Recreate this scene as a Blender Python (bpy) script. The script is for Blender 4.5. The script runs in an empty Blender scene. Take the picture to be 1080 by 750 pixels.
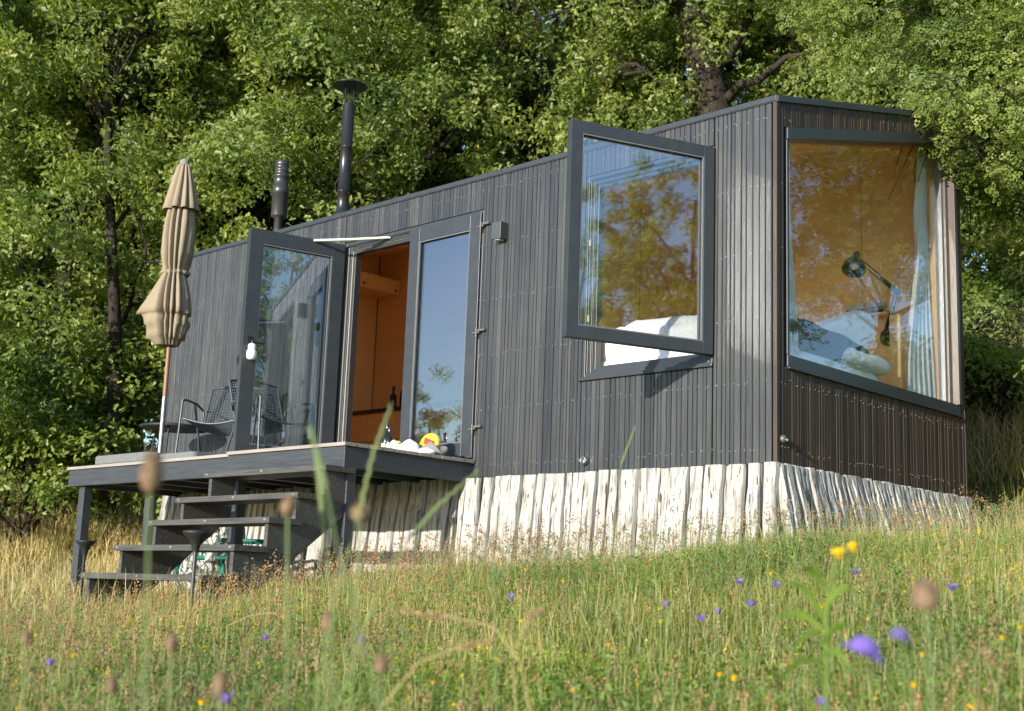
import bpy, bmesh, math, random
import numpy as np
from mathutils import Vector, Matrix
random.seed(7); rng = np.random.default_rng(11)
S = bpy.context.scene; COL = S.collection
R = math.radians; PI = math.pi

# ------------------------------------------------------------------ camera
CR = np.array([[0.7284499302816404, 0.684156508778854, 0.035924512080240466],
               [0.10019121530616507, -0.15825762766569934, 0.9823015034403128],
               [0.6777332952188102, -0.711958141172046, -0.18382922991379283]])
CP = np.array([4.72495008, -7.54490036, -0.97917216]); CF = 1387.3355767767569
def ray(x, y): return CR.T @ np.array([(x-540)/CF, -(y-375)/CF, -1.0])
def on(x, y, ax, v):
    d = ray(x, y); return Vector(CP + d*((v-CP[ax])/d[ax]))
def at(x, y, dist):
    d = ray(x, y); return Vector(CP + d*(dist/math.hypot(d[0], d[1])))
cam = bpy.data.cameras.new('camera'); camo = bpy.data.objects.new('camera', cam); COL.objects.link(camo)
M4 = Matrix([list(CR.T[0])+[CP[0]], list(CR.T[1])+[CP[1]], list(CR.T[2])+[CP[2]], [0, 0, 0, 1]])
camo.matrix_world = M4
cam.sensor_width = 36; cam.lens = CF/1080*36; cam.clip_start = .05; cam.clip_end = 2000
cam.dof.use_dof = True; cam.dof.focus_distance = 9.6; cam.dof.aperture_fstop = 3.5
S.camera = camo

# ------------------------------------------------------------------ light
sun_dir = Vector((.12, -1.09, .262)).normalized()      # towards the sun
elev = math.asin(sun_dir.z)
sl = bpy.data.lights.new('sun', 'SUN'); sl.energy = 4.0; sl.angle = R(.5); sl.color = (1, .935, .82)
so = bpy.data.objects.new('sun', sl); COL.objects.link(so); so.rotation_euler = sun_dir.to_track_quat('Z', 'Y').to_euler(); so.location = (3, -15, 9)
W = bpy.data.worlds.new('World'); S.world = W; W.use_nodes = True
wn = W.node_tree; sky = wn.nodes.new('ShaderNodeTexSky'); sky.sky_type = 'NISHITA'; sky.sun_disc = False
sky.sun_elevation = elev; sky.sun_rotation = math.atan2(sun_dir.x, sun_dir.y)
sky.air_density = 1.0; sky.dust_density = .3; sky.ozone_density = 2.6
bg = wn.nodes['Background']; bg.inputs['Strength'].default_value = .15
wn.links.new(sky.outputs[0], bg.inputs['Color'])
S.view_settings.view_transform = 'Standard'; S.view_settings.look = 'None'; S.view_settings.gamma = 1; S.view_settings.exposure = 1.05
S.cycles.use_denoising = True; S.cycles.use_guiding = True; S.cycles.guiding_training_samples = 128
S.cycles.max_bounces = 10; S.cycles.transparent_max_bounces = 24; S.cycles.diffuse_bounces = 6; S.cycles.glossy_bounces = 5
S.cycles.caustics_reflective = True; S.cycles.caustics_refractive = False; S.cycles.blur_glossy = .12
S.cycles.sample_clamp_indirect = 0

# ------------------------------------------------------------------ materials
def mat(name, rough=.6, col=(.5, .5, .5), spec=.5, metal=0, coat=0):
    m = bpy.data.materials.new(name); m.use_nodes = True
    b = m.node_tree.nodes['Principled BSDF']
    b.inputs['Base Color'].default_value = (*col, 1); b.inputs['Roughness'].default_value = rough
    b.inputs['Specular IOR Level'].default_value = spec; b.inputs['Metallic'].default_value = metal
    return m
def nd(m, t, **kw):
    n = m.node_tree.nodes.new(t)
    for k, v in kw.items(): setattr(n, k, v)
    return n
def lk(m, a, b): m.node_tree.links.new(a, b)
def bsdf(m): return m.node_tree.nodes['Principled BSDF']
def coords(m, scale=(1, 1, 1)):
    g = nd(m, 'ShaderNodeNewGeometry'); mp = nd(m, 'ShaderNodeMapping'); mp.inputs['Scale'].default_value = scale
    lk(m, g.outputs['Position'], mp.inputs['Vector']); return mp.outputs[0]
def noise(m, scale, detail=4, vec=None, rough=.6):
    n = nd(m, 'ShaderNodeTexNoise'); n.inputs['Scale'].default_value = scale; n.inputs['Detail'].default_value = detail; n.inputs['Roughness'].default_value = rough
    if vec is not None: lk(m, vec, n.inputs['Vector'])
    return n.outputs['Fac']
def ramp(m, fac, stops):
    r = nd(m, 'ShaderNodeValToRGB'); e = r.color_ramp.elements
    while len(e) < len(stops): e.new(.5)
    for i, (p, c) in enumerate(stops): e[i].position = p; e[i].color = (*c, 1)
    lk(m, fac, r.inputs['Fac']); return r.outputs['Color']
def mixc(m, fac, a, b, mode='MIX'):
    n = nd(m, 'ShaderNodeMix', data_type='RGBA', blend_type=mode)
    if isinstance(fac, float): n.inputs[0].default_value = fac
    else: lk(m, fac, n.inputs[0])
    for s, v in ((n.inputs[6], a), (n.inputs[7], b)):
        if isinstance(v, tuple): s.default_value = (*v, 1)
        else: lk(m, v, s)
    return n.outputs[2]
def bump(m, h, strength=.3, dist=.01):
    b = nd(m, 'ShaderNodeBump'); b.inputs['Strength'].default_value = strength; b.inputs['Distance'].default_value = dist
    lk(m, h, b.inputs['Height']); lk(m, b.outputs[0], bsdf(m).inputs['Normal'])
def island(m): return nd(m, 'ShaderNodeNewGeometry').outputs['Random Per Island']

# charred / stained cladding
def cladding_mat(name, dark, light, sc, rg=(.25, .44)):
    m = mat(name, .42, dark, .5)
    v = coords(m, sc)
    n1 = noise(m, 1, 6, v, .7); isl = island(m)
    c1 = ramp(m, n1, [(.25, dark), (.75, light)])
    c2 = ramp(m, isl, [(0, (.72, .72, .76)), (.6, (1, 1, 1)), (.9, (1.15, 1.12, 1.06)), (1, (1.5, 1.42, 1.28))])
    c3 = ramp(m, noise(m, 1, 5, coords(m, (4, 4, .5)), .65), [(.3, (.66, .67, .71)), (.7, (1.36, 1.32, 1.22))])
    lk(m, mixc(m, 1.0, mixc(m, 1.0, c1, c2, 'MULTIPLY'), c3, 'MULTIPLY'), bsdf(m).inputs['Base Color'])
    rr = nd(m, 'ShaderNodeMapRange'); rr.inputs[3].default_value = rg[0]; rr.inputs[4].default_value = rg[1]; lk(m, n1, rr.inputs[0]); lk(m, rr.outputs[0], bsdf(m).inputs['Roughness'])
    bump(m, n1, .35, .004); return m
M = {}
M['clad'] = cladding_mat('dark_cladding', (.025, .027, .031), (.063, .065, .069), (90, 90, 3.0))
M['clad_end'] = cladding_mat('sun_warmed_cladding', (.026, .016, .010), (.068, .045, .030), (90, 90, 3.0), (.5, .75))  # end boards browned in colour for the warmth of grazing sun
M['nail'] = mat('steel_nail', .5, (.3, .3, .28), .5, .5)
m = M['alu'] = mat('anthracite_frame', .38, (.032, .036, .042), .5); lk(m, ramp(m, noise(m, 9, 3, coords(m)), [(.3, (.028, .032, .038)), (.7, (.038, .042, .048))]), bsdf(m).inputs['Base Color'])
M['alu_light'] = mat('pale_gasket', .5, (.5, .48, .42)); M['bead'] = mat('grey_glazing_bead', .4, (.13, .135, .14)); M['frame_brown'] = mat('bronze_frame', .4, (.085, .07, .06), .5)
m = M['deck'] = mat('weathered_deck_board', .75, (.3, .27, .24)); v = coords(m, (1.5, 60, 60)); lk(m, ramp(m, noise(m, 1, 5, v), [(.2, (.2, .17, .145)), (.8, (.36, .33, .3))]), bsdf(m).inputs['Base Color']); bump(m, noise(m, 1, 5, v), .4, .004)
m = M['deck_dark'] = mat('painted_deck_timber', .5, (.04, .045, .055), .4); v = coords(m, (3, 60, 60)); lk(m, ramp(m, noise(m, 1, 5, v), [(.3, (.028, .031, .038)), (.7, (.055, .06, .068))]), bsdf(m).inputs['Base Color']); bump(m, noise(m, 1, 4, v), .3, .003)
m = M['tread'] = mat('dark_tread_timber', .55, (.06, .06, .06), .4); v = coords(m, (3, 50, 50)); n = noise(m, 1, 5, v); lk(m, ramp(m, n, [(.3, (.035, .035, .036)), (.75, (.1, .095, .088))]), bsdf(m).inputs['Base Color']); bump(m, n, .4, .004)
def logmat(name, k=1.0):
    m = mat(name, .85, (.5, .48, .42), .2); v = coords(m, (42, 42, 1.8)); n = noise(m, 1, 8, v, .7)
    v2 = coords(m, (9, 9, 1.5)); n2 = noise(m, 1, 4, v2)
    a = ramp(m, n, [(.30, (.13*k, .11*k, .09*k)), (.42, (.52*k, .505*k, .48*k)), (.66, (.90*k, .895*k, .88*k))])
    b = ramp(m, n2, [(.3, (.84, .81, .77)), (.6, (1, 1, 1))]); c = ramp(m, island(m), [(0, (.62, .58, .53)), (.4, (.95, .94, .92)), (1, (1.05, 1.05, 1.05))])
    cr = ramp(m, noise(m, 1, 3, coords(m, (70, 70, .9)), .5), [(.36, (.22, .19, .16)), (.41, (1, 1, 1))])
    lk(m, mixc(m, 1.0, mixc(m, 1.0, mixc(m, 1.0, a, b, 'MULTIPLY'), c, 'MULTIPLY'), cr, 'MULTIPLY'), bsdf(m).inputs['Base Color']); bump(m, n, .8, .012); return m
M['log'] = logmat('weathered_split_log', .65)
M['dark_void'] = mat('dark_backing', .95, (.02, .018, .016), .1)
m = M['ply'] = mat('birch_plywood', .5, (.6, .32, .12), .35); v = coords(m, (2, 2, 22)); n = noise(m, 1, 5, v); lk(m, ramp(m, n, [(.25, (.76, .49, .215)), (.75, (.83, .57, .275))]), bsdf(m).inputs['Base Color'])
m = M['ply2'] = mat('plywood_cabinet', .45, (.6, .32, .12), .35); v = coords(m, (2, 2, 22)); lk(m, ramp(m, noise(m, 1, 5, v), [(.25, (.76, .49, .215)), (.75, (.83, .57, .275))]), bsdf(m).inputs['Base Color'])
M['floor'] = mat('interior_floor', .5, (.45, .3, .17))
M['counter'] = mat('dark_counter', .3, (.02, .018, .017)); M['black'] = mat('black_metal', .35, (.012, .013, .014), .5)
M['black_matte'] = mat('black_plastic', .55, (.016, .017, .018), .4)
M['flue'] = mat('painted_flue_steel', .3, (.045, .045, .048), .5, .6)
M['grey_flue'] = mat('grey_flue_steel', .35, (.07, .07, .072), .5, .5)
def fabric(name, a, b, sc=160, rough=.9):
    m = mat(name, rough, a, .15); m2 = noise(m, sc, 3, coords(m)); n2 = noise(m, 5, 4, coords(m))
    lk(m, mixc(m, n2, a, b), bsdf(m).inputs['Base Color']); bump(m, m2, .25, .002); return m
M['canvas'] = fabric('beige_canvas', (.235, .19, .132), (.295, .24, .17))
M['sheet'] = fabric('white_cotton', (.78, .78, .78), (.84, .84, .84)); M['pillow_dark'] = fabric('charcoal_cotton', (.035, .035, .042), (.055, .055, .062))
M['cloth_grey'] = fabric('grey_cloth', (.16, .15, .15), (.25, .24, .23))
m = M['curtain'] = mat('white_voile', .9, (.75, .78, .76), .1); bsdf(m).inputs['Alpha'].default_value = .88
M['white'] = mat('white_plastic', .35, (.78, .78, .75)); M['yellow'] = mat('yellow_plastic', .4, (.62, .46, .04)); M['red'] = mat('red_print', .4, (.6, .04, .02))
M['plastic_bag'] = mat('thin_white_bag', .4, (.8, .8, .8)); M['bottle'] = mat('dark_bottle', .1, (.01, .012, .01), .6)
M['wood_pole'] = mat('varnished_pole', .5, (.22, .11, .06)); M['steel'] = mat('brushed_steel', .35, (.3, .3, .31), .5, .9)
M['stone'] = mat('grey_granite', .8, (.25, .25, .25)); m = M['stone']; lk(m, ramp(m, noise(m, 140, 4, coords(m)), [(.35, (.09, .095, .1)), (.65, (.19, .195, .2))]), bsdf(m).inputs['Base Color'])
M['chair'] = mat('blue_grey_wire', .4, (.07, .085, .1), .5, .3); M['net'] = mat('green_netting', .6, (.01, .13, .10)); M['lens'] = mat('clear_lens', .15, (.75, .77, .78))
M['paper'] = mat('printed_card', .6, (.5, .5, .48)); M['hardware'] = mat('galvanised_hinge', .5, (.12, .115, .105), .5, .3)
m = M['rust'] = mat('painted_lamp_box', .5, (.05, .055, .06))
def glass(name, tint, f0, rough=0.0):
    m = bpy.data.materials.new(name); m.use_nodes = True; t = m.node_tree; t.nodes.clear()
    out = nd(m, 'ShaderNodeOutputMaterial'); tr = nd(m, 'ShaderNodeBsdfTransparent'); tr.inputs[0].default_value = (*tint, 1)
    gl = nd(m, 'ShaderNodeBsdfAnisotropic') if False else nd(m, 'ShaderNodeBsdfGlossy'); gl.inputs['Roughness'].default_value = rough
    gl.inputs['Color'].default_value = (.95, .97, 1, 1)
    g = nd(m, 'ShaderNodeNewGeometry'); dt = nd(m, 'ShaderNodeVectorMath', operation='DOT_PRODUCT'); lk(m, g.outputs['Incoming'], dt.inputs[0]); lk(m, g.outputs['Normal'], dt.inputs[1])
    ab = nd(m, 'ShaderNodeMath', operation='ABSOLUTE'); lk(m, dt.outputs['Value'], ab.inputs[0]); om = nd(m, 'ShaderNodeMath', operation='SUBTRACT'); om.inputs[0].default_value = 1; lk(m, ab.outputs[0], om.inputs[1])
    pw5 = nd(m, 'ShaderNodeMath', operation='POWER'); lk(m, om.outputs[0], pw5.inputs[0]); pw5.inputs[1].default_value = 4.5
    mr = nd(m, 'ShaderNodeMapRange'); mr.inputs[3].default_value = f0; mr.inputs[4].default_value = .8; lk(m, pw5.outputs[0], mr.inputs[0])
    mx = nd(m, 'ShaderNodeMixShader'); lk(m, mr.outputs[0], mx.inputs[0]); lk(m, tr.outputs[0], mx.inputs[1]); lk(m, gl.outputs[0], mx.inputs[2]); lk(m, mx.outputs[0], out.inputs[0]); return m
M['glass'] = glass('coated_glass', (.97, .98, .98), .05)
M['glass_sash'] = glass('coated_sash_glass', (.95, .96, .96), .22, .02)
M['glass_door'] = glass('coated_door_glass', (.8, .84, .86), .2)

def leafmat(name, cols, trans=.4, rough=.45, spec=.4, val=1.0):
    m = bpy.data.materials.new(name); m.use_nodes = True; b = bsdf(m)
    c = ramp(m, island(m), cols); big = ramp(m, noise(m, .9, 2, coords(m)), [(.3, (.68, .76, .74)), (.7, (1.3, 1.2, .98))])
    c = mixc(m, 1.0, c, big, 'MULTIPLY')
    lk(m, c, b.inputs['Base Color']); b.inputs['Roughness'].default_value = rough; b.inputs['Specular IOR Level'].default_value = spec
    tl = nd(m, 'ShaderNodeBsdfTranslucent'); tc = mixc(m, 1.0, c, (1.3, 1.5, .5), 'MULTIPLY'); lk(m, tc, tl.inputs[0])
    mx = nd(m, 'ShaderNodeMixShader'); mx.inputs[0].default_value = trans
    out = m.node_tree.nodes['Material Output']; lk(m, b.outputs[0], mx.inputs[1]); lk(m, tl.outputs[0], mx.inputs[2]); lk(m, mx.outputs[0], out.inputs[0]); return m
M['leaf'] = leafmat('oak_leaf', [(0, (.13, .175, .045)), (.5, (.22, .275, .08)), (1, (.34, .37, .15))], .45, .42)
M['leaf2'] = leafmat('bush_leaf', [(0, (.10, .15, .03)), (.5, (.17, .23, .05)), (1, (.26, .31, .09))])
M['leaf_near'] = leafmat('near_oak_leaf', [(0, (.13, .17, .04)), (.6, (.20, .25, .06)), (1, (.29, .33, .10))])
M['grass'] = leafmat('meadow_grass', [(0, (.11, .16, .03)), (.4, (.19, .255, .055)), (.78, (.30, .345, .095)), (.91, (.46, .43, .19)), (1, (.58, .48, .29))], .35, .5, .3)
M['dry'] = leafmat('dry_grass', [(0, (.3, .2, .11)), (.5, (.48, .38, .2)), (1, (.62, .54, .33))], .3, .6, .2)
M['tan'] = leafmat('dry_straw', [(0, (.36, .27, .15)), (.5, (.54, .43, .26)), (1, (.64, .55, .36))], .3, .6, .2)
M['forb'] = leafmat('herb_leaf', [(0, (.09, .16, .03)), (.5, (.15, .24, .045)), (1, (.22, .33, .07))], .4, .5, .3)
M['stalk'] = leafmat('pale_green_stalk', [(0, (.2, .27, .13)), (1, (.26, .33, .16))], .3, .6, .2)
M['seed'] = leafmat('brown_seed', [(0, (.22, .12, .07)), (.5, (.38, .23, .14)), (1, (.5, .38, .24))], .2, .8, .1)
M['sorrel'] = leafmat('reddish_sorrel', [(0, (.30, .13, .08)), (.5, (.45, .25, .15)), (1, (.55, .38, .25))], .3, .8, .1)
M['violet'] = leafmat('violet_petal', [(0, (.22, .14, .62)), (1, (.3, .2, .75))], .35, .5, .2)
M['petal'] = leafmat('yellow_petal', [(0, (.8, .5, .01)), (1, (.85, .62, .03))], .3, .5, .2)
M['head'] = fabric('dry_flower_head', (.16, .105, .065), (.26, .18, .115), 300)
m = M['bark'] = mat('oak_bark', .9, (.1, .08, .06), .15); v = coords(m, (9, 9, 2)); n = noise(m, 1, 8, v, .75); lk(m, ramp(m, n, [(.3, (.018, .014, .011)), (.7, (.07, .058, .045))]), bsdf(m).inputs['Base Color']); bump(m, n, 1.0, .05)
m = M['ground'] = mat('meadow_ground', .95, (.1, .1, .05), .1); v = coords(m)
c = ramp(m, noise(m, 3, 8, v, .7), [(.3, (.045, .055, .018)), (.55, (.09, .1, .035)), (.75, (.17, .14, .06))])
c2 = ramp(m, noise(m, .11, 3, v), [(.4, (1, 1, 1)), (.65, (1.9, 1.5, 1.1))]); lk(m, mixc(m, 1.0, c, c2, 'MULTIPLY'), bsdf(m).inputs['Base Color']); bump(m, noise(m, 25, 6, v), .8, .05)

# ------------------------------------------------------------------ mesh builder
class MB:
    def __init__(s): s.v = []; s.f = []; s.mi = []; s.sm = []
    def add(s, vs, fs, mi=0, smooth=False):
        b = len(s.v); s.v += [tuple(p) for p in vs]
        for f in fs: s.f.append(tuple(b+i for i in f)); s.mi.append(mi); s.sm.append(smooth)
    def box(s, a, b, mi=0, T=None):
        (x0, y0, z0), (x1, y1, z1) = a, b
        vs = [(x0, y0, z0), (x1, y0, z0), (x1, y1, z0), (x0, y1, z0), (x0, y0, z1), (x1, y0, z1), (x1, y1, z1), (x0, y1, z1)]
        if T: vs = [T @ Vector(p) for p in vs]
        s.add(vs, [(0, 3, 2, 1), (4, 5, 6, 7), (0, 1, 5, 4), (1, 2, 6, 5), (2, 3, 7, 6), (3, 0, 4, 7)], mi)
    def tube(s, pts, rad, n=8, mi=0, cap=True, smooth=True):
        pts = [Vector(p) for p in pts]
        if not hasattr(rad, '__len__'): rad = [rad]*len(pts)
        vs = []; u = None
        for i, p in enumerate(pts):
            t = (pts[min(i+1, len(pts)-1)]-pts[max(i-1, 0)]).normalized()
            if u is None: u = t.orthogonal().normalized()
            else:
                u = (u-t*u.dot(t))
                u = u.normalized() if u.length > 1e-6 else t.orthogonal().normalized()
            w = t.cross(u)
            for k in range(n):
                a = 2*PI*k/n; vs.append(p+(u*math.cos(a)+w*math.sin(a))*rad[i])
        fs = [(i*n+k, i*n+(k+1) % n, (i+1)*n+(k+1) % n, (i+1)*n+k) for i in range(len(pts)-1) for k in range(n)]
        s.add(vs, fs, mi, smooth)
        if cap:
            s.add(vs[:n], [tuple(reversed(range(n)))], mi); s.add(vs[-n:], [tuple(range(n))], mi)
    def lathe(s, prof, n=20, mi=0, c=(0, 0, 0), fn=None, T=None, smooth=True, cap=True):
        vs = []
        for (r, z) in prof:
            for k in range(n):
                a = 2*PI*k/n; rr = fn(r, z, a) if fn else r
                p = Vector((c[0]+rr*math.cos(a), c[1]+rr*math.sin(a), c[2]+z)); vs.append(T @ p if T else p)
        m = len(prof)
        s.add(vs, [(i*n+k, i*n+(k+1) % n, (i+1)*n+(k+1) % n, (i+1)*n+k) for i in range(m-1) for k in range(n)], mi, smooth)
        if cap: s.add(vs[:n], [tuple(reversed(range(n)))], mi); s.add(vs[-n:], [tuple(range(n))], mi)
    def build(s, name, material, parent=None, bevel=0, loc=None, recalc=False):
        me = bpy.data.meshes.new(name)
        if parent is None and loc is not None:
            L = Vector(loc); me.from_pydata([tuple(Vector(p)-L) for p in s.v], [], s.f)
        else: L = Vector((0, 0, 0)); me.from_pydata(s.v, [], s.f)
        for mm in (material if isinstance(material, (list, tuple)) else [material]): me.materials.append(mm)
        me.polygons.foreach_set('material_index', s.mi); me.polygons.foreach_set('use_smooth', s.sm)
        if recalc:
            bm = bmesh.new(); bm.from_mesh(me); bmesh.ops.recalc_face_normals(bm, faces=bm.faces); bm.to_mesh(me); bm.free()
        me.update(); o = bpy.data.objects.new(name, me); COL.objects.link(o); o.location = L
        if parent is not None: setparent(o, parent)
        if bevel:
            b = o.modifiers.new('bevel', 'BEVEL'); b.width = bevel; b.segments = 2; b.limit_method = 'ANGLE'
        return o
WT = {}
def setparent(o, p):
    o.parent = p; o.matrix_parent_inverse = Matrix.Translation(-WT.get(p.name, Vector((0, 0, 0)))) if p.parent is None else Matrix.Identity(4)
def tag(o, label, cat=None, group=None, kind=None):
    if label: o['label'] = label
    if cat: o['category'] = cat
    if group: o['group'] = group
    if kind: o['kind'] = kind
    return o
def thing(name, loc, label, cat, group=None):
    o = bpy.data.objects.new(name, None); COL.objects.link(o); o.location = loc; WT[o.name] = Vector(loc); o.empty_display_size = .1
    return tag(o, label, cat, group)
def kids(o): return [c for c in bpy.data.objects if c.parent == o]
def copy_tree(o, parent=None):
    c = o.copy(); COL.objects.link(c)
    if parent is not None: c.parent = parent
    for k in list(o.children): copy_tree(k, c)
    return c
def npmesh(name, V, F, material, mids=None, smooth=False):
    """V (n,3) float, F (m,k) int with the same k"""
    V = np.ascontiguousarray(V, np.float32); F = np.ascontiguousarray(F, np.int32); k = F.shape[1]
    me = bpy.data.meshes.new(name); me.vertices.add(len(V)); me.vertices.foreach_set('co', V.ravel())
    me.loops.add(F.size); me.loops.foreach_set('vertex_index', F.ravel()); me.polygons.add(len(F))
    me.polygons.foreach_set('loop_start', np.arange(0, F.size, k, dtype=np.int32))
    try: me.polygons.foreach_set('loop_total', np.full(len(F), k, np.int32))
    except Exception: pass
    for mm in (material if isinstance(material, (list, tuple)) else [material]): me.materials.append(mm)
    if mids is not None: me.polygons.foreach_set('material_index', np.ascontiguousarray(mids, np.int32))
    if smooth: me.polygons.foreach_set('use_smooth', np.ones(len(F), bool))
    me.update(calc_edges=True); return me
def link(name, me, parent=None, loc=None):
    o = bpy.data.objects.new(name, me); COL.objects.link(o)
    if loc is not None: o.location = loc
    if parent is not None: o.parent = parent
    return o

# ------------------------------------------------------------------ ground
GP = np.array([(0, 0, -.58), (-.9, 0, -.70), (-2, -.3, -.74), (-3.6, 0, -.76), (-5.3, 0, -.92), (-7.2, 0, -.98), (-6.9, -1.25, -1.12), (-6.2, -2.3, -1.22), (-2.9, -1.3, -.88), (-4.2, -2.6, -1.19),
    (-2.6, -2.8, -1.14), (-2, -4, -1.36), (0, -2.5, -.98), (.5, -5.5, -1.45), (-5, -4.5, -1.35), (-8, -3, -1.2), (0, 2.93, -.40), (0, 1.4, -.50), (2, -4, -1.34), (4.7, -7.5, -1.74), (7, -4.5, -1.15), (-2, -6.5, -1.6), (2.2, -.5, -.62), (1.5, 2.5, -.28), (1, .8, -.5), (4, -2, -.86), (6, 1, -.4),
    (-18, 3, 1.3), (-12.4, 2.9, .85), (-12.5, .8, .2), (-14, -3, -1.1), (-9.5, 0, -1.05), (-9, 3, -.15), (-12, 8, .3), (-20, 10, 1.0), (-30, 5, .6), (-1.5, 7.2, 1.9), (-.5, 5, .5), (-6, 9, 1.4), (-3, 5, .3), (-7, 4.5, -.2), (5, 8, 1.8), (-2, 12, 3.2),
    (10, 15, 2.4), (13, -2, -.7), (15, 6, .6), (5, -15, -2.7), (-10, -12, -2.4), (-30, -20, -3.0), (20, -20, -3.2), (30, 20, 3), (0, 35, 3.4), (-35, 25, 2.4), (40, -5, -.5), (-45, -5, -.8), (0, -45, -4)], float)
def _k(r): return r
_P = GP[:, :2]; _n = len(GP)
_A = np.zeros((_n+3, _n+3)); _D = np.linalg.norm(_P[:, None]-_P[None], axis=2)
_A[:_n, :_n] = -_k(np.sqrt(_D**2+.6)) ; _A[:_n, _n] = 1; _A[:_n, _n+1:] = _P; _A[_n, :_n] = 1; _A[_n+1:, :_n] = _P.T
_w = np.linalg.solve(_A, np.concatenate([GP[:, 2], np.zeros(3)]))
def gz(x, y):
    x = np.asarray(x, float); y = np.asarray(y, float); sh = x.shape; x = x.ravel(); y = y.ravel()
    rr = np.hypot(x, y); cl = np.minimum(1, 45/np.maximum(rr, 1e-6)); x0 = x*cl; y0 = y*cl; out = np.empty(len(x))
    for i in range(0, len(x), 20000):
        a = x0[i:i+20000]; b = y0[i:i+20000]
        d = np.sqrt((a[:, None]-_P[None, :, 0])**2+(b[:, None]-_P[None, :, 1])**2+.6)
        out[i:i+20000] = -_k(d)@_w[:_n]+_w[_n]+a*_w[_n+1]+b*_w[_n+2]
    out += .025*np.sin(x*1.7+y*.6)*np.sin(y*1.3-x*.4)*np.clip(rr/6, 0, 1)
    return out.reshape(sh)
def g1(x, y): return float(gz(np.array([x]), np.array([y]))[0])
N = 260; t = np.linspace(-1, 1, N); ax_ = np.sinh(t*5.2)/math.sinh(5.2)*400
GX, GY = np.meshgrid(ax_, ax_-2, indexing='ij'); GZ = gz(GX, GY)
idx = np.arange(N*N).reshape(N, N); F = np.stack([idx[:-1, :-1], idx[1:, :-1], idx[1:, 1:], idx[:-1, 1:]], -1).reshape(-1, 4)
tag(link('ground', npmesh('ground', np.stack([GX, GY, GZ], -1).reshape(-1, 3), F, M['ground'], smooth=True)), None, kind='structure')

# ------------------------------------------------------------------ cabin
L, H, WD, SL = 7.45, 2.55, 2.84, .252
cabin = thing('tiny_house', (-3.7, 1.4, 0), 'long dark timber-clad tiny house with open glass doors and a big slanted end window', 'cabin')
DX0, DX1, DZ0, DZ1 = -4.64, -2.82, .10, 2.255
WX0, WX1, WZ0, WZ1 = -1.70, -.50, .715, 2.31
EY0, EY1, EZ0 = .10, 2.76, .655
def etop(y): return 2.335+.272*(y-.1)
# facade boards
mb = MB(); x = -L
rows = [.09, .55, 1.0, 1.46, 1.93, 2.42]
while x < -.03:
    w = random.choice([.026, .03, .036, .044, .05]); x1 = min(x+w, -.004); d = random.uniform(0, .004)
    segs = [(-.005+random.uniform(-.004, 0), H-.03)]
    cx = (x+x1)/2
    for (a, b, z0, z1) in ((DX0, DX1, -1, DZ1), (WX0, WX1, WZ0, WZ1)):
        if a < cx < b:
            ns = []
            for s0, s1 in segs:
                if s0 < z0: ns.append((s0, z0-.002))
                if z1 < s1: ns.append((z1+.002, s1))
            if a == DX0: ns.append((-.005, DZ0)) 
            segs = ns
    if not (x < DX0 < x1 or x < DX1 < x1 or x < WX0 < x1 or x < WX1 < x1): spl = [(x, x1)]
    else:
        e = [q for q in (DX0, DX1, WX0, WX1) if x < q < x1][0]; isd = e in (DX0, DX1)
        full = [(-.005, H-.03)]; part = [(-.005, DZ0), (DZ1+.002, H-.03)] if isd else [(-.005, WZ0-.002), (WZ1+.002, H-.03)]
        spl = [(x, e-.001), (e+.0005, x1)]
    for (a, b) in spl:
        if len(spl) == 2: segs = full if ((a == x) == (e in (DX0, WX0))) else part
        if b-a < .009: continue
        for s0, s1 in segs:
            c = .004; yb = -.002; yf = -.024-d   # chamfered board
            vs = [(a, yb, s0), (b, yb, s0), (b, yf+c, s0), (b-c, yf, s0), (a+c, yf, s0), (a, yf+c, s0)]
            vs += [(p[0], p[1], s1) for p in vs]
            mb.add(vs, [(0, 1, 2, 3, 4, 5), (11, 10, 9, 8, 7, 6)]+[(i, i+6, (i+1) % 6+6, (i+1) % 6) for i in range(6)])
            for rz in rows:
                if s0+.03 < rz < s1-.03 and random.random() < .8:
                    zz = rz+random.uniform(-.012, .012); xx = cx+random.choice([-.014, .014]); q = .0032
                    mb.box((xx-q, yf-.0025, zz-q), (xx+q, yf+.001, zz+q), 1)
    x = x1+.0045
mb.build('front_cladding', [M['clad'], M['nail']], cabin, recalc=True)
# front wall core with openings
mb = MB(); T = .12
def wallpieces(mb, x0, x1, z0, z1, holes, f):
    xs = sorted({x0, x1, *[h[0] for h in holes], *[h[1] for h in holes]})
    for a, b in zip(xs, xs[1:]):
        cuts = sorted([(h[2], h[3]) for h in holes if h[0] < (a+b)/2 < h[1]]); z = z0
        for c0, c1 in cuts:
            if c0 > z: f(a, b, z, c0)
            z = c1
        if z < z1: f(a, b, z, z1)
wallpieces(mb, -L+.01, -.01, .0, H-.045, [(DX0, DX1, DZ0, DZ1), (WX0, WX1, WZ0, WZ1)], lambda a, b, c, d: mb.box((a, 0, c), (b, .05, d)))
mb.build('front_wall_core', M['dark_void'], cabin)
mb = MB(); wallpieces(mb, -L+.08, -.08, .12, H-.06, [(DX0, DX1, DZ0, DZ1), (WX0, WX1, WZ0, WZ1)], lambda a, b, c, d: mb.box((a, .052, c), (b, T, d)))
mb.build('front_wall_lining', M['ply'], cabin)
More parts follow.
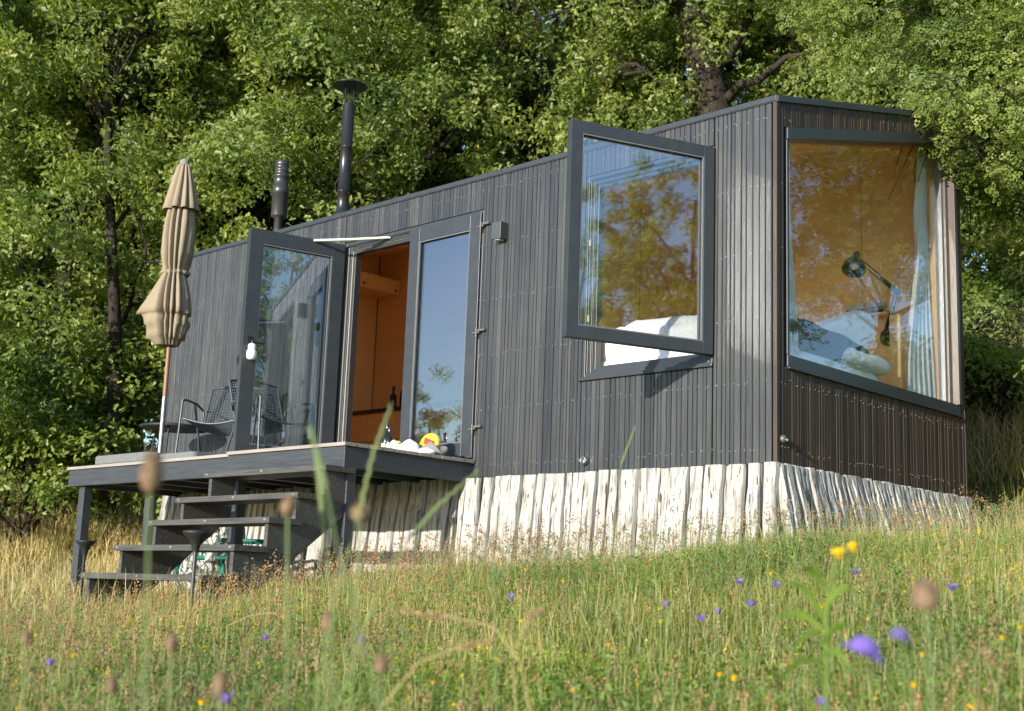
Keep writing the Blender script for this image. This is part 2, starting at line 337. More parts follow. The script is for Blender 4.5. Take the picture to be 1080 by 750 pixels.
# end cladding (+X) boards
mb = MB(); y = .004
while y < WD-.01:
    w = random.choice([.026, .03, .036, .046]); y1 = min(y+w, WD); cy = (y+y1)/2; d = random.uniform(0, .004)
    zt = H-.03+SL*cy
    if cy < .085: segs = [(-.005, zt)]
    elif cy > EY1+.02: segs = [(-.005, zt)]
    else: segs = [(-.005+random.uniform(-.004, 0), EZ0-.002), (etop(cy)+.03, zt)]
    for s0, s1 in segs:
        c = .004; xb = .002; xf = .024+d
        vs = [(xb, y, s0), (xb, y1, s0), (xf-c, y1, s0), (xf, y1-c, s0), (xf, y+c, s0), (xf-c, y, s0)]
        vs += [(p[0], p[1], s1+SL*(p[1]-cy)*(1 if s1 > 1 else 0)) for p in vs]
        mb.add(vs, [(0, 1, 2, 3, 4, 5), (11, 10, 9, 8, 7, 6)]+[(i, i+6, (i+1) % 6+6, (i+1) % 6) for i in range(6)])
        for rz in rows+[2.85]:
            if s0+.03 < rz < s1-.03 and random.random() < .7:
                zz = rz+random.uniform(-.02, .02); yy = cy+random.choice([-.014, .014]); q = .003
                mb.box((xf-.001, yy-q, zz-q), (xf+.0025, yy+q, zz+q), 1)
    y = y1+.006
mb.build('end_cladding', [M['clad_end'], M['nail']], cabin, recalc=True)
mb = MB()   # end wall core
def prism_y(mb, y0, y1, zb, zt0, zt1, x0, x1, mi=0, zb1=None):
    zb1 = zb if zb1 is None else zb1
    vs = [(x0, y0, zb), (x1, y0, zb), (x1, y1, zb1), (x0, y1, zb1), (x0, y0, zt0), (x1, y0, zt0), (x1, y1, zt1), (x0, y1, zt1)]
    mb.add(vs, [(0, 3, 2, 1), (4, 5, 6, 7), (0, 1, 5, 4), (1, 2, 6, 5), (2, 3, 7, 6), (3, 0, 4, 7)], mi)
def rz_(y): return H-.045+SL*y
mb.box((-.05, .0, .0), (0, WD-.005, EZ0)); prism_y(mb, 0, EY0, EZ0, rz_(0), rz_(EY0), -.05, 0); prism_y(mb, EY1, WD-.005, EZ0, rz_(EY1), rz_(WD), -.05, 0)
prism_y(mb, EY0, EY1, etop(EY0)+.03, rz_(EY0), rz_(EY1), -.05, 0, zb1=etop(EY1)+.03)
mb.build('end_wall_core', M['dark_void'], cabin)
mb = MB(); mb.box((-.12, .125, .12), (-.052, WD-.13, EZ0)); prism_y(mb, EY1, WD-.13, EZ0, rz_(EY1)-.02, rz_(WD-.13)-.02, -.12, -.052)
prism_y(mb, EY0+.025, EY1, etop(EY0)+.035, rz_(EY0)-.02, rz_(EY1)-.02, -.12, -.052, zb1=etop(EY1)+.035)
mb.build('end_wall_lining', M['ply'], cabin)
mb = MB(); prism_y(mb, 0, WD, 0, H-.045, rz_(WD), -L, -L+.07); mb.build('far_end_wall', M['clad'], cabin)
mb = MB(); mb.box((-L+.071, WD-.06, 0), (-.051, WD, rz_(WD)-.05)); mb.build('rear_wall', M['clad'], cabin)
mb = MB(); mb.box((-L+.11, WD-.125, .12), (-.125, WD-.062, rz_(WD-.125)-.02)); prism_y(mb, .125, WD-.13, .12, rz_(.125)-.03, rz_(WD-.13)-.03, -L+.072, -L+.10)
for xx in (-.05-.77, -2.05, -3.29, -4.5, -5.7): mb.box((xx-.0015, WD-.1285, .13), (xx+.0015, WD-.1255, rz_(WD-.125)-.06), 1)
mb.build('interior_lining', [M['ply'], M['counter']], cabin)
mb = MB(); SX0, SX1, SY0, SY1 = -5.25, -4.35, .3, 2.5  # roof and ceiling opening added out of view to brighten the interior
def sheet_hole(mb, x0, x1, y0, y1, lo, hi):
    def pc(a, b_, c, d): prism_y(mb, c, d, rz_(c)+lo, rz_(c)+hi, rz_(d)+hi, a, b_, zb1=rz_(d)+lo)
    pc(x0, SX0, y0, y1); pc(SX1, x1, y0, y1); pc(SX0, SX1, y0, SY0); pc(SX0, SX1, SY1, y1)
sheet_hole(mb, -L+.105, -.13, .125, WD-.128, -.045, -.02); mb.build('ceiling', M['ply'], cabin)
mb = MB(); mb.box((-L, .02, -.02), (-.03, WD-.01, .11)); mb.build('floor_deck', M['floor'], cabin)
mb = MB()   # roof slab and edge trims
sheet_hole(mb, -L-.03, .035, -.035, WD+.03, .02, .065)
roof = mb.build('roof', M['alu'], cabin)
mb = MB(); prism_y(mb, SY0+.003, SY1-.003, rz_(SY0)+.04, rz_(SY0)+.05, rz_(SY1)+.05, SX0+.003, SX1-.003, zb1=rz_(SY1)+.04); mb.build('added_skylight', M['glass'], roof)
mb = MB(); mb.box((-L-.02, -.040, H-.028), (.03, -.028, H+.012)); prism_y(mb, -.03, WD+.02, H-.028+SL*-.03, H+.02+SL*-.03, H+.02+SL*WD, .029, .040, zb1=H-.028+SL*WD)
mb.build('eave_trim', M['alu'], roof, bevel=.002)
# corner trims
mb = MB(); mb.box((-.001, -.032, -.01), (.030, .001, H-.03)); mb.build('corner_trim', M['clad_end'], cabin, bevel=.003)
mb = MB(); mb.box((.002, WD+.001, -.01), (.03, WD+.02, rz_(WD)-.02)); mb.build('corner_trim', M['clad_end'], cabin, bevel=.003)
mb = MB(); mb.box((-L-.03, -.03, -.01), (-L-.001, .01, H-.03)); mb.build('corner_trim', M['clad'], cabin, bevel=.003)
mb = MB(); mb.box((-L+.1, .35, -1.1), (-.25, WD-.2, -.03)); mb.build('underfloor_box', M['dark_void'], cabin)  # near-black box put in for the dark space behind the logs
mb = MB(); mb.box((-L+.0, .0, -.14), (-.1, .05, -.022)); mb.box((-L+.04, -.0, -1.2), (-L+.14, .09, -.142)); mb.build('underfloor_beam', M['deck_dark'], cabin, bevel=.004)

# ---- big end window
win = MB()
for (a, b, c, d) in ((EY0, EY0+.035, 0, 0),):
    pass
f = MB(); x0, x1 = -.10, .034
f.box((x0, EY0, EZ0+.001), (x1, EY1, EZ0+.085))                              # bottom
f.box((x0-.001, EY0, EZ0+.087), (x1-.004, EY0+.03, etop(EY0)-.06))            # left stile
prism_y(f, EY0, EY1, etop(EY0)-.058, etop(EY0)+.028, etop(EY1)+.028, x0, x1+.004, zb1=etop(EY1)-.058)
ew = f.build('end_window', M['alu'], cabin, bevel=.003)
f = MB(); f.box((x0+.02, EY0-.0, EZ0-.014), (x1+.014, EY1+.01, EZ0-.001)); f.build('sill', M['alu'], ew, bevel=.002)
f = MB(); prism_y(f, EY1-.045, EY1, EZ0+.087, etop(EY1-.045)-.06, etop(EY1)-.06, -.095, .046); prism_y(f, EY1-.10, EY1-.050, EZ0+.087, etop(EY1-.1)-.06, etop(EY1-.05)-.06, -.095, -.01)
f.build('jamb', M['frame_brown'], ew, bevel=.003)
f = MB(); prism_y(f, EY1-.135, EY1-.104, EZ0+.087, etop(EY1-.135)-.06, etop(EY1-.104)-.06, -.09, -.028); f.build('glazing_bead', M['bead'], ew, bevel=.002)
f = MB(); prism_y(f, EY0+.031, EY1-.136, EZ0+.087, etop(EY0+.031)-.06, etop(EY1-.136)-.06, -.066, -.060); f.build('pane', M['glass'], ew)

# ---- facade window with open sash
f = MB(); a, b, z0, z1 = WX0, WX1, WZ0, WZ1
def ring(mb, a, b, z0, z1, w, y0, y1, mi=0):
    mb.box((a, y0, z0), (a+w, y1, z1), mi); mb.box((b-w, y0, z0), (b, y1, z1), mi)
    mb.box((a+w+.0005, y0, z0), (b-w-.0005, y1, z0+w), mi); mb.box((a+w+.0005, y0, z1-w), (b-w-.0005, y1, z1), mi)
ring(f, a+.002, b-.002, z0+.002, z1-.002, .03, -.02, .05); ring(f, a+.034, b-.034, z0+.034, z1-.034, .028, .012, .07); ring(f, a+.064, b-.064, z0+.064, z1-.064, .024, .035, .10)
wf = f.build('window', M['alu'], cabin, bevel=.003)
f = MB(); f.box((a-.012, -.05, z0-.030), (b+.012, .012, z0-.001)); f.build('sill', M['alu'], wf, bevel=.003)
f = MB(); ring(f, a+.031, b-.031, z0+.031, z1-.031, .003, .002, .008); ring(f, a+.060, b-.060, z0+.060, z1-.060, .003, .026, .032)
for zz in (1.15, 1.75): f.box((a+.033, -.006, zz), (a+.045, .006, zz+.05))
f.build('gasket', M['alu_light'], wf)
def leaf_frame(name, hx, hy, ang, w, z0, z1, stile, rail, parent, depth=.065, right=True, glassmat='glass_sash', off=0.0):
    """a leaf hinged at (hx,hy); ang = direction of the leaf in plan"""
    T = Matrix.Translation((hx, hy, 0)) @ Matrix.Rotation(ang, 4, 'Z')
    f = MB(); d0, d1 = -depth/2, depth/2
    f.box((0, d0, z0), (stile, d1, z1), 0, T); f.box((w-stile, d0, z0), (w, d1, z1), 0, T)
    f.box((stile+.0005, d0+.0015, z0), (w-stile-.0005, d1-.0015, z0+rail), 0, T); f.box((stile+.0005, d0+.0015, z1-rail), (w-stile-.0005, d1-.0015, z1), 0, T)
    o = f.build(name, M['alu'], parent, bevel=.003)
    f = MB(); s_ = stile; q = .010
    for yy0, yy1 in ((d0+.004, d0+.018), (d1-.018, d1-.004)):
        f.box((s_+.001, yy0, z0+rail), (s_+q, yy1, z1-rail), 0, T); f.box((w-s_-q, yy0, z0+rail), (w-s_-.001, yy1, z1-rail), 0, T)
        f.box((s_+q, yy0, z0+rail+.001), (w-s_-q, yy1, z0+rail+q), 0, T); f.box((s_+q, yy0, z1-rail-q), (w-s_-q, yy1, z1-rail-.001), 0, T)
    f.build('glazing_bead', M['bead'], o)
    f = MB(); f.box((s_+.002, -.004, z0+rail+.002), (w-s_-.002, .004, z1-rail-.002), 0, T); f.build('pane', M[glassmat], o)
    return o, T
sash, Ts = leaf_frame('open_sash', -.505, -.035, PI+R(67.5), 1.15, .765, 2.285, .085, .085, cabin)
f = MB(); p0 = Vector((-.78, .03, 2.235)); p1 = Ts @ Vector((.42, -.02, 2.20)); f.tube([p0, (p0+p1)/2, p1], .009, 6); f.build('stay_arm', M['white'], sash)

# ---- double doors
f = MB(); a, b, z0, z1 = DX0, DX1, DZ0, DZ1
for w, s, y0, y1 in ((.035, .002, -.02, .04), (.03, .040, .008, .07), (.03, .073, .032, .10)):
    f.box((a+s, y0, z0+.04), (a+s+w, y1, z1-s)); f.box((b-s-w, y0, z0+.04), (b-s, y1, z1-s)); f.box((a+s+w+.0005, y0, z1-s-w), (b-s-w-.0005, y1, z1-s))
f.box((a+.002, -.03, z0), (b-.002, .12, z0+.038))
df = f.build('door_frame', M['alu'], cabin, bevel=.003)
f = MB()
for s, y in ((.037, .004), (.070, .028)): f.box((a+s, y-.006, z0+.05), (a+s+.006, y+.002, z1-s-.01)); f.box((a+s, y-.006, z1-s-.004), (a+.93, y+.002, z1-s+.002))
f.build('gasket', M['alu_light'], df)
dr, Tr = leaf_frame('closed_door', DX1-.012, -.012, PI, .88, .155, 2.225, .125, .13, cabin, glassmat='glass_door')
dl, Tl = leaf_frame('open_door', DX0+.015, -.045, PI+R(76), .93, .155, 2.225, .125, .13, cabin, glassmat='glass_door')
# lever handle on both sides of the open door
f = MB()
for sgn in (-1, 1):
    p = [Tl @ Vector((.87, sgn*.033, 1.18)), Tl @ Vector((.87, sgn*.075, 1.18)), Tl @ Vector((.745, sgn*.078, 1.18))]; f.tube([p[0], p[1]], .011, 8); f.tube([p[1], p[2]], .010, 8)
    f.box((.852, sgn*.036-.004, 1.05), (.888, sgn*.036+.004, 1.24), 0, Tl)
f.build('handle', M['black'], dl, bevel=.001)
f = MB(); p0 = Vector((-4.02, -.0, 2.215)); p1 = Tl @ Vector((.32, .036, 2.21)); f.tube([p0, (p0+p1)/2+Vector((0, 0, -.004)), p1], .013, 6); f.build('stay_arm', M['alu_light'], dl)
for zz in (2.10, 1.19, .39):
    f = MB(); f.box((DX1-.05, -.058, zz-.006), (DX1+.03, -.05, zz+.006)); f.tube([(DX1+.004, -.062, zz-.04), (DX1+.004, -.062, zz+.04)], .007, 8); f.box((DX1+.0, -.058, zz+.008), (DX1+.09, -.03, zz+.026))
    f.build('hinge', M['hardware'], cabin, bevel=.001)
# white motion sensor hanging on the door handle
f = MB(); c = Tl @ Vector((.86, .085, 1.09))
f.lathe([(.012, .075), (.03, .07), (.038, .05), (.034, .03), (.034, .02), (.045, .005), (.046, -.04), (.038, -.062), (.015, -.07)], 16, c=tuple(c))
f.tube([c+Vector((0, 0, .07)), c+Vector((-.01, .0, .1))], .004, 5)
tag(f.build('door_hanger', M['white'], loc=c, recalc=True), 'small white rounded plastic pouch hanging from the handle of the open glass door', 'hanger')

# lamp box, vent pipe, round knob on end wall
c = on(529, 245, 1, -.05); f = MB(); f.box((c.x-.055, -.115, c.z-.07), (c.x+.05, -.024, c.z+.075)); wl = f.build('wall_light', M['rust'], loc=(c.x, -.03, c.z), bevel=.004)
tag(wl, 'small dark box-shaped wall light beside the top of the glass door', 'wall light')
f = MB(); f.box((c.x-.035, -.10, c.z-.0745), (c.x+.03, -.045, c.z-.0705)); WT[wl.name] = Vector((c.x, -.03, c.z)); f.build('lens', M['lens'], wl)
c = on(617, 486, 1, -.04); T_ = Matrix.Translation(c) @ Matrix.Rotation(R(90), 4, 'X')
f = MB(); f.lathe([(.030, -.012), (.030, .03), (.022, .03), (.020, .0)], 18, T=T_); vp = f.build('vent_pipe', M['steel'], loc=c, recalc=True); tag(vp, 'short steel overflow pipe end sticking out low on the long dark facade', 'pipe')
c = on(826, 463, 0, .035); T_ = Matrix.Translation(c) @ Matrix.Rotation(R(90), 4, 'Y')
f = MB(); f.lathe([(.026, -.01), (.026, .012), (.018, .02), (.005, .022)], 16, T=T_); f.tube([c+Vector((.01, .0, 0)), c+Vector((.035, .008, -.012))], .010, 8)
tag(f.build('water_inlet', M['hardware'], loc=c, recalc=True), 'round metal inlet fitting low on the end wall near the corner', 'fitting')

# ---- flues
def flue(x, y, prof, name, mtl, label, cap=None, n=20):
    z = 2.49+SL*y
    t_ = thing(name, (x, y, z), label, 'chimney')
    f = MB(); f.lathe([(r_, z_*(.93 if cap is None else 1)) for r_, z_ in prof], n, c=(x, y, z)); f.build('pipe', mtl, t_, recalc=True)
    if cap: cap(x, y, z, t_)
def capA(x, y, z, t_):
    f = MB(); f.lathe([(.175, 1.50), (.18, 1.505), (.15, 1.525), (.05, 1.545), (.004, 1.548)], 24, c=(x, y, z)); f.build('cap', M['black'], t_, recalc=True)
    f = MB()
    for k in range(3): a = 2*PI*k/3+.4; f.box((x+.05*math.cos(a)-.008, y+.05*math.sin(a)-.003, z+1.28), (x+.05*math.cos(a)+.008, y+.05*math.sin(a)+.003, z+1.515))
    f.build('bracket', M['black'], t_)
flue(-5.24, .4, [(.16, -.05), (.155, .02), (.10, .14), (.07, .19), (.061, .22), (.061, .38), (.065, .382), (.065, .39), (.060, .392), (.060, .85), (.062, .852), (.062, .86), (.060, .862), (.060, 1.30), (.055, 1.315)],
     'stove_flue', M['flue'], 'tall black steel stove flue with a wide flat rain cap on the roof', capA)
flue(-6.3, .4, [(.08, -.05), (.05, .03), (.045, .05), (.045, .33), (.078, .34), (.082, .35), (.082, .60), (.085, .602), (.085, .70), (.076, .705), (.076, .80), (.082, .805), (.082, .83), (.07, .835), (.07, .87), (.075, .875), (.075, .90), (.066, .905), (.066, .94), (.07, .945), (.07, 1.0), (.05, 1.01)],
     'vent_flue', M['grey_flue'], 'short grey vent flue with ribbed cowl rising behind the open door', None)

# ------------------------------------------------------------------ interior things
# bed
bed = thing('bed', (-.95, .95, .12), 'bed under the windows with white bedding', 'bed')
f = MB(); f.box((-1.95, .135, .12), (-.14, 1.86, .70)); f.build('bed_base', M['ply2'], bed, bevel=.005)
def soft(name, cx, cy, cz, sx, sy, sz, material, parent=None, rot=(0, 0, 0), loc=None, pw=.35, amp=.012, seed=0, n=26, freq=9):
    """superellipsoid cushion with wrinkles"""
    rs = random.Random(seed); ph = [rs.uniform(0, 6) for _ in range(8)]
    T = Matrix.Translation((cx, cy, cz)) @ Matrix.Rotation(rot[2], 4, 'Z') @ Matrix.Rotation(rot[1], 4, 'Y') @ Matrix.Rotation(rot[0], 4, 'X')
    f = MB(); vs = []; m2 = n*2
    sg = lambda v, p: math.copysign(abs(v)**p, v)
    for i in range(n+1):
        ph_ = -PI/2+PI*i/n
        for k in range(m2):
            th = 2*PI*k/m2; x = sg(math.cos(ph_), pw*1.4)*sg(math.cos(th), pw); y = sg(math.cos(ph_), pw*1.4)*sg(math.sin(th), pw); z = sg(math.sin(ph_), .8)
            w = amp*(math.sin(freq*x*sx*2+ph[0]+3*y)+math.sin(freq*1.7*y*sy*2+ph[1]+2*x)+.6*math.sin(freq*3*(x*sx+y*sy)+ph[2]))
            vs.append(T @ Vector((x*sx+w*.3, y*sy+w*.3, z*sz+w)))
    fs = [(i*m2+k, i*m2+(k+1) % m2, (i+1)*m2+(k+1) % m2, (i+1)*m2+k) for i in range(n) for k in range(m2)]
    f.add(vs, fs, 0, True); return f.build(name, material, parent, loc=loc)
soft('mattress', -1.04, .995, .77, .9, .86, .15, M['sheet'], bed, pw=.16, amp=.004)
duv = soft('duvet', -1.25, .62, .98, .65, .46, .20, M['sheet'], None, pw=.35, amp=.02, seed=3, loc=(-1.25, .6, .9)); tag(duv, 'rumpled white duvet heaped on the bed behind the opening sash', 'duvet')
pd = soft('blanket_roll', -.24, .98, 1.0, .13, .66, .115, M['pillow_dark'], None, rot=(R(-2), R(18), 0), pw=.5, amp=.004, freq=4, seed=5, loc=(-.24, .98, .9)); tag(pd, 'long charcoal bolster lying on the bed right behind the big end window', 'bolster')
pw_ = soft('pillow', -.40, 1.58, 1.16, .09, .34, .17, M['sheet'], None, rot=(R(24), R(16), R(-8)), pw=.35, amp=.005, freq=5, seed=6, loc=(-.40, 1.5, 1.0)); tag(pw_, 'white pillow leaning behind the charcoal bolster in the end window', 'pillow')
soft('folded_sheet', -.3, 1.50, .93, .22, .38, .075, M['sheet'], bed, pw=.35, amp=.005, freq=5, seed=12)
# nightstand board at foot
f = MB(); f.box((-.26, 2.12, .12), (-.17, 2.155, 1.42)); tag(f.build('bedside_panel', M['ply2'], loc=(-.22, 2.14, .12), bevel=.003), 'narrow upright plywood panel between the bed and the white curtain', 'panel')
# picture cards on narrow ledge
cz = on(915, 325, 1, 2.66)
f = MB(); f.box((cz.x-.28, 2.58, cz.z-.09), (cz.x+.22, 2.712, cz.z-.07)); tag(f.build('picture_ledge', M['ply2'], loc=(cz.x, 2.65, cz.z-.08), bevel=.002), 'narrow plywood ledge on the back wall beneath the two cards', 'shelf')
for i, (dx, lab) in enumerate(((-.13, 'left picture card of a dark landscape on the ledge behind the pillows'), (.07, 'right picture card with a grey sky on the ledge beside the reading lamp'))):
    f = MB(); T_ = Matrix.Translation((cz.x+dx, 2.66, cz.z-.069)) @ Matrix.Rotation(R(-12), 4, 'X')
    f.box((-.09, -.004, 0), (.09, 0, .13), 0, T_); f.box((-.082, -.0055, .008), (.082, -.0042, .05), 1, T_); f.box((-.082, -.0055, .05), (.082, -.0042, .075), 2, T_)
    tag(f.build('picture_card', [M['paper'], M['black_matte'], M['cloth_grey']], loc=(cz.x+dx, 2.66, cz.z-.07)), lab, 'picture')
# reading lamp
P0 = on(933, 354, 1, 2.62); P1 = on(946, 308, 1, 2.5); P2 = on(903, 271, 1, 2.25); P3 = on(897, 286, 1, 2.2)
lamp = thing('reading_lamp', P0, 'black spring-balanced reading lamp on the plywood back wall over the bed', 'lamp')
f = MB(); T_ = Matrix.Translation(P0+Vector((0, .075, 0))) @ Matrix.Rotation(R(90), 4, 'X'); f.lathe([(.075, -.012), (.08, .0), (.075, .02), (.04, .035), (.02, .07), (.004, .08)], 20, T=T_); f.build('base', M['black'], lamp, recalc=True)
def rods(pa, pb, off, r=.006):
    f = MB(); d = (pb-pa).normalized(); s_ = d.cross(Vector((0, 1, 0))).normalized()*off
    f.tube([pa+s_, pb+s_], r, 6); f.tube([pa-s_, pb-s_], r, 6)
    q0 = pa.lerp(pb, .08); q1 = pa.lerp(pb, .42); f.tube([q0, q1], .009, 6); return f
rods(P0, P1, .014).build('lower_arm', M['black'], lamp); rods(P1, P2, .014).build('upper_arm', M['black'], lamp)
f = MB(); T_ = Matrix.Translation(P1) @ Matrix.Rotation(R(90), 4, 'X'); f.lathe([(.028, -.02), (.028, .02)], 14, T=T_); f.build('joint', M['black'], lamp); f = MB(); T_ = Matrix.Translation(P2) @ Matrix.Rotation(R(90), 4, 'X'); f.lathe([(.024, -.02), (.024, .02)], 14, T=T_); f.build('joint', M['black'], lamp)
ax = (P3-P2).normalized(); q = ax.to_track_quat('-Z', 'Y').to_matrix().to_4x4(); T_ = Matrix.Translation(P2) @ q @ Matrix.Rotation(R(18), 4, 'Y')
f = MB(); f.lathe([(.02, .05), (.03, .03), (.034, -.0), (.05, -.03), (.085, -.08), (.10, -.13), (.102, -.15), (.098, -.15), (.094, -.128), (.08, -.08), (.045, -.03)], 24, T=T_, cap=False); f.build('shade', M['black'], lamp, recalc=True)
f = MB(); f.lathe([(.02, -.05), (.04, -.08), (.042, -.11), (.02, -.135), (.003, -.14)], 14, T=T_); f.build('bulb', M['white'], lamp, recalc=True)
# curtains
def curtain(name, base, ytop, label, x=-.19):
    t_ = f = MB(); n = 70; rows_ = 34; vs = []
    for j in range(rows_+1):
        v = j/rows_
        for i in range(n+1):
            u = i/n; ya, yb = base(v); y = ya+(yb-ya)*u
            z = (etop(y)-.06)*(1-v)+.70*v
            vs.append((x+.028*math.sin(u*PI*11+.9*math.sin(v*3))*(.5+.7*v)+.015*math.sin(v*5+u*3), y, z))
    f.add(vs, [(j*(n+1)+i, j*(n+1)+i+1, (j+1)*(n+1)+i+1, (j+1)*(n+1)+i) for j in range(rows_) for i in range(n)], 0, True)
    o = f.build(name, M['curtain'], loc=(x, (base(1)[0]+base(1)[1])/2, .7)); s_ = o.modifiers.new('s', 'SOLIDIFY'); s_.thickness = .003; tag(o, label, 'curtain'); return o
curtain('curtain', lambda v: (2.60-.24*math.exp(-((v-.92)/.42)**2)-.10*math.exp(-((v-.25)/.12)**2)-.08, 2.70), 0, 'long white curtain gathered at the far side of the end window')
curtain('curtain', lambda v: (.34, .42+.07*math.exp(-((v-.8)/.5)**2)), 0, 'narrow strip of pale curtain at the corner side of the end window', x=-.16)
# kitchen
kc = thing('kitchen_counter', (-6, 2.4, .12), 'plywood kitchen counter with dark worktop seen through the open doorway', 'counter')
f = MB(); f.box((-7.33, 2.14, .12), (-4.2, 2.71, 1.07)); f.build('carcass', M['ply2'], kc)
f = MB(); f.box((-7.33, 2.10, 1.072), (-4.18, 2.712, 1.11)); f.build('worktop', M['counter'], kc, bevel=.003)
for i in range(5):
    for j, (za, zb) in enumerate(((.16, .44), (.45, .74), (.75, 1.05))):
        f = MB(); f.box((-7.32+i*.62, 2.115, za), (-7.32+i*.62+.612, 2.139, zb)); f.build('drawer', M['ply2'], kc, bevel=.002)
wc = thing('wall_cabinet', (-7.1, 2.0, 2.6), 'plywood wall cabinets high up inside behind the open doorway', 'cabinet')
f = MB(); f.box((-7.34, 1.2, 2.60), (-6.97, 2.70, 2.78)); f.build('carcass', M['ply2'], wc)
for i in range(3):
    f = MB(); f.box((-6.969, 1.21+i*.5, 2.60), (-6.945, 1.21+i*.5+.494, 2.775)); d_ = f.build('cabinet_door', M['ply'], wc, bevel=.002)
    f = MB(); f.lathe([(.012, 0), (.014, .012), (.004, .016)], 10, T=Matrix.Translation((-6.944, 1.21+i*.5+.43, 2.64)) @ Matrix.Rotation(R(90), 4, 'Y')); f.build('knob', M['black'], d_)
def bottle(p, s, label, mtl='bottle', name='bottle', capm='black', band=None):
    t_ = thing(name, p, label, 'bottle'); f = MB(); f.lathe([(.033*s, 0), (.036*s, .006*s), (.036*s, .15*s), (.03*s, .175*s), (.013*s, .2*s), (.012*s, .24*s)], 16, c=tuple(p)); b_ = f.build('body', M[mtl], t_, recalc=True)
    f = MB(); f.lathe([(.015*s, .2405*s), (.015*s, .265*s), (.010*s, .27*s)], 12, c=tuple(p)); f.build('cap', M[capm], t_)
    if band:
        f = MB(); f.lathe([(.0368*s, .04*s), (.0368*s, .12*s)], 16, c=tuple(p), cap=False); f.build('band', M[band], t_)
bottle(Vector((-6.55, 2.35, 1.111)), 1.1, 'black bottle standing on the dark kitchen worktop, left of the other')
bottle(Vector((-6.40, 2.38, 1.111)), 1.35, 'taller black bottle on the kitchen worktop just right of its neighbour')
f = MB(); c = Vector((-6.02, 2.35, 1.111)); f.lathe([(.10, 0), (.13, .03), (.135, .05), (.125, .05), (.10, .02), (.01, .012)], 20, c=tuple(c)); f.tube([c+Vector((.12, 0, .04)), c+Vector((.28, -.05, .05))], .012, 8)
tag(f.build('frying_pan', M['black'], loc=c, recalc=True), 'black pan lying on the kitchen worktop right of the bottles', 'pan')

# ------------------------------------------------------------------ deck and stairs
DZ = .136
deck = thing('deck', (-4.9, -.65, DZ), 'raised timber terrace on dark posts in front of the cabin doors', 'terrace')
f = MB(); 
def boards(x0, x1, y0, y1):
    y = y0
    while y < y1-.02:
        yy = min(y+.118, y1); f.box((x0+random.uniform(-.002, .002), y, DZ-.028), (x1+random.uniform(-.002, .002), yy, DZ+random.uniform(-.0015, .0015))); y = yy+.006
boards(-4.30, -2.795, -1.392, -.035); boards(-7.06, -4.306, -1.302, -.035); f.build('decking', M['deck'], deck, bevel=.003)
f = MB(); zt, zb = DZ-.030, DZ-.185
f.box((-4.30, -1.375, zb), (-2.812, -1.335, zt)); f.box((-2.852, -1.333, zb), (-2.812, -.04, zt)); f.box((-4.30, -1.333, zb), (-4.262, -.04, zt))
f.box((-7.04, -1.285, zb-.0), (-4.303, -1.245, zt)); f.box((-7.04, -1.243, zb), (-7.0, -.04, zt)); f.box((-4.34, -1.243, zb), (-4.303, -.04, zt)); f.build('fascia', M['deck_dark'], deck, bevel=.004)
f = MB()
for xx in (-6.5, -5.95, -5.4, -4.85, -3.9, -3.4):
    f = MB(); f.box((xx, -1.24, DZ-.17), (xx+.045, -.045, DZ-.031)); f.build('joist', M['deck_dark'], deck)

for (px, py) in ((-6.85, -1.2), (-2.87, -1.29), (-4.36, -1.2), (-7.46, -.12), (-4.36, -.2)):
    g = g1(px, py); f = MB(); f.box((px-.05, py-.042, g-.15), (px+.05, py+.042, zb-.001)); f.build('post', M['deck_dark'], deck, bevel=.004)
stairs = thing('stairs', (-3.55, -2.1, -1.05), 'five-step dark timber staircase with open risers leading up to the deck', 'stairs')
X0, X1 = -4.35, -2.79
TR = [(-1.56, -.050), (-1.80, -.270), (-2.03, -.462), (-2.30, -.666), (-2.55, -.880)]   # front edge y, top z
for (yf, zt_) in TR:
    f = MB(); f.box((X0, yf-.0, zt_-.042), (X1, yf+.135, zt_)); f.box((X0, yf+.142, zt_-.042), (X1, yf+.285, zt_)); 
    for xx in (X0+.05, (X0+X1)/2, X1-.05):
        f.box((xx-.012, yf-.003, zt_-.024), (xx+.012, yf+.0, zt_-.010), 1)
    f.build('tread', [M['tread'], M['nail']], stairs, bevel=.004)
for xs in (X0+.045, X1-.085):
    f = MB(); prof = []                                   # saw-tooth outline in the y-z plane
    for (yf, zt_) in TR:
        prof += [(yf+.03, zt_-.036)]
    up = []
    for i, (yf, zt_) in enumerate(TR):
        if i: up.append((TR[i-1][0]+.03, zt_-.036))
        up.append((yf+.03, zt_-.036))
        nxt = TR[i+1][1]-.036 if i+1 < len(TR) else g1(xs, yf)-.1
        up.append((yf+.03, nxt))
    back = [(-1.30, -.086)]
    low = [(-2.28, g1(xs, -2.28)-.1), (-1.33, -.40)]
    poly = [back[0]]+up+low
    n = len(poly); vs = [(xs, p[0], p[1]) for p in poly]+[(xs+.04, p[0], p[1]) for p in poly]
    f.add(vs, [tuple(range(n)), tuple(reversed(range(n, 2*n)))]+[(i, (i+1) % n, (i+1) % n+n, i+n) for i in range(n)])
    o = f.build('stringer', M['tread'], stairs, recalc=True)

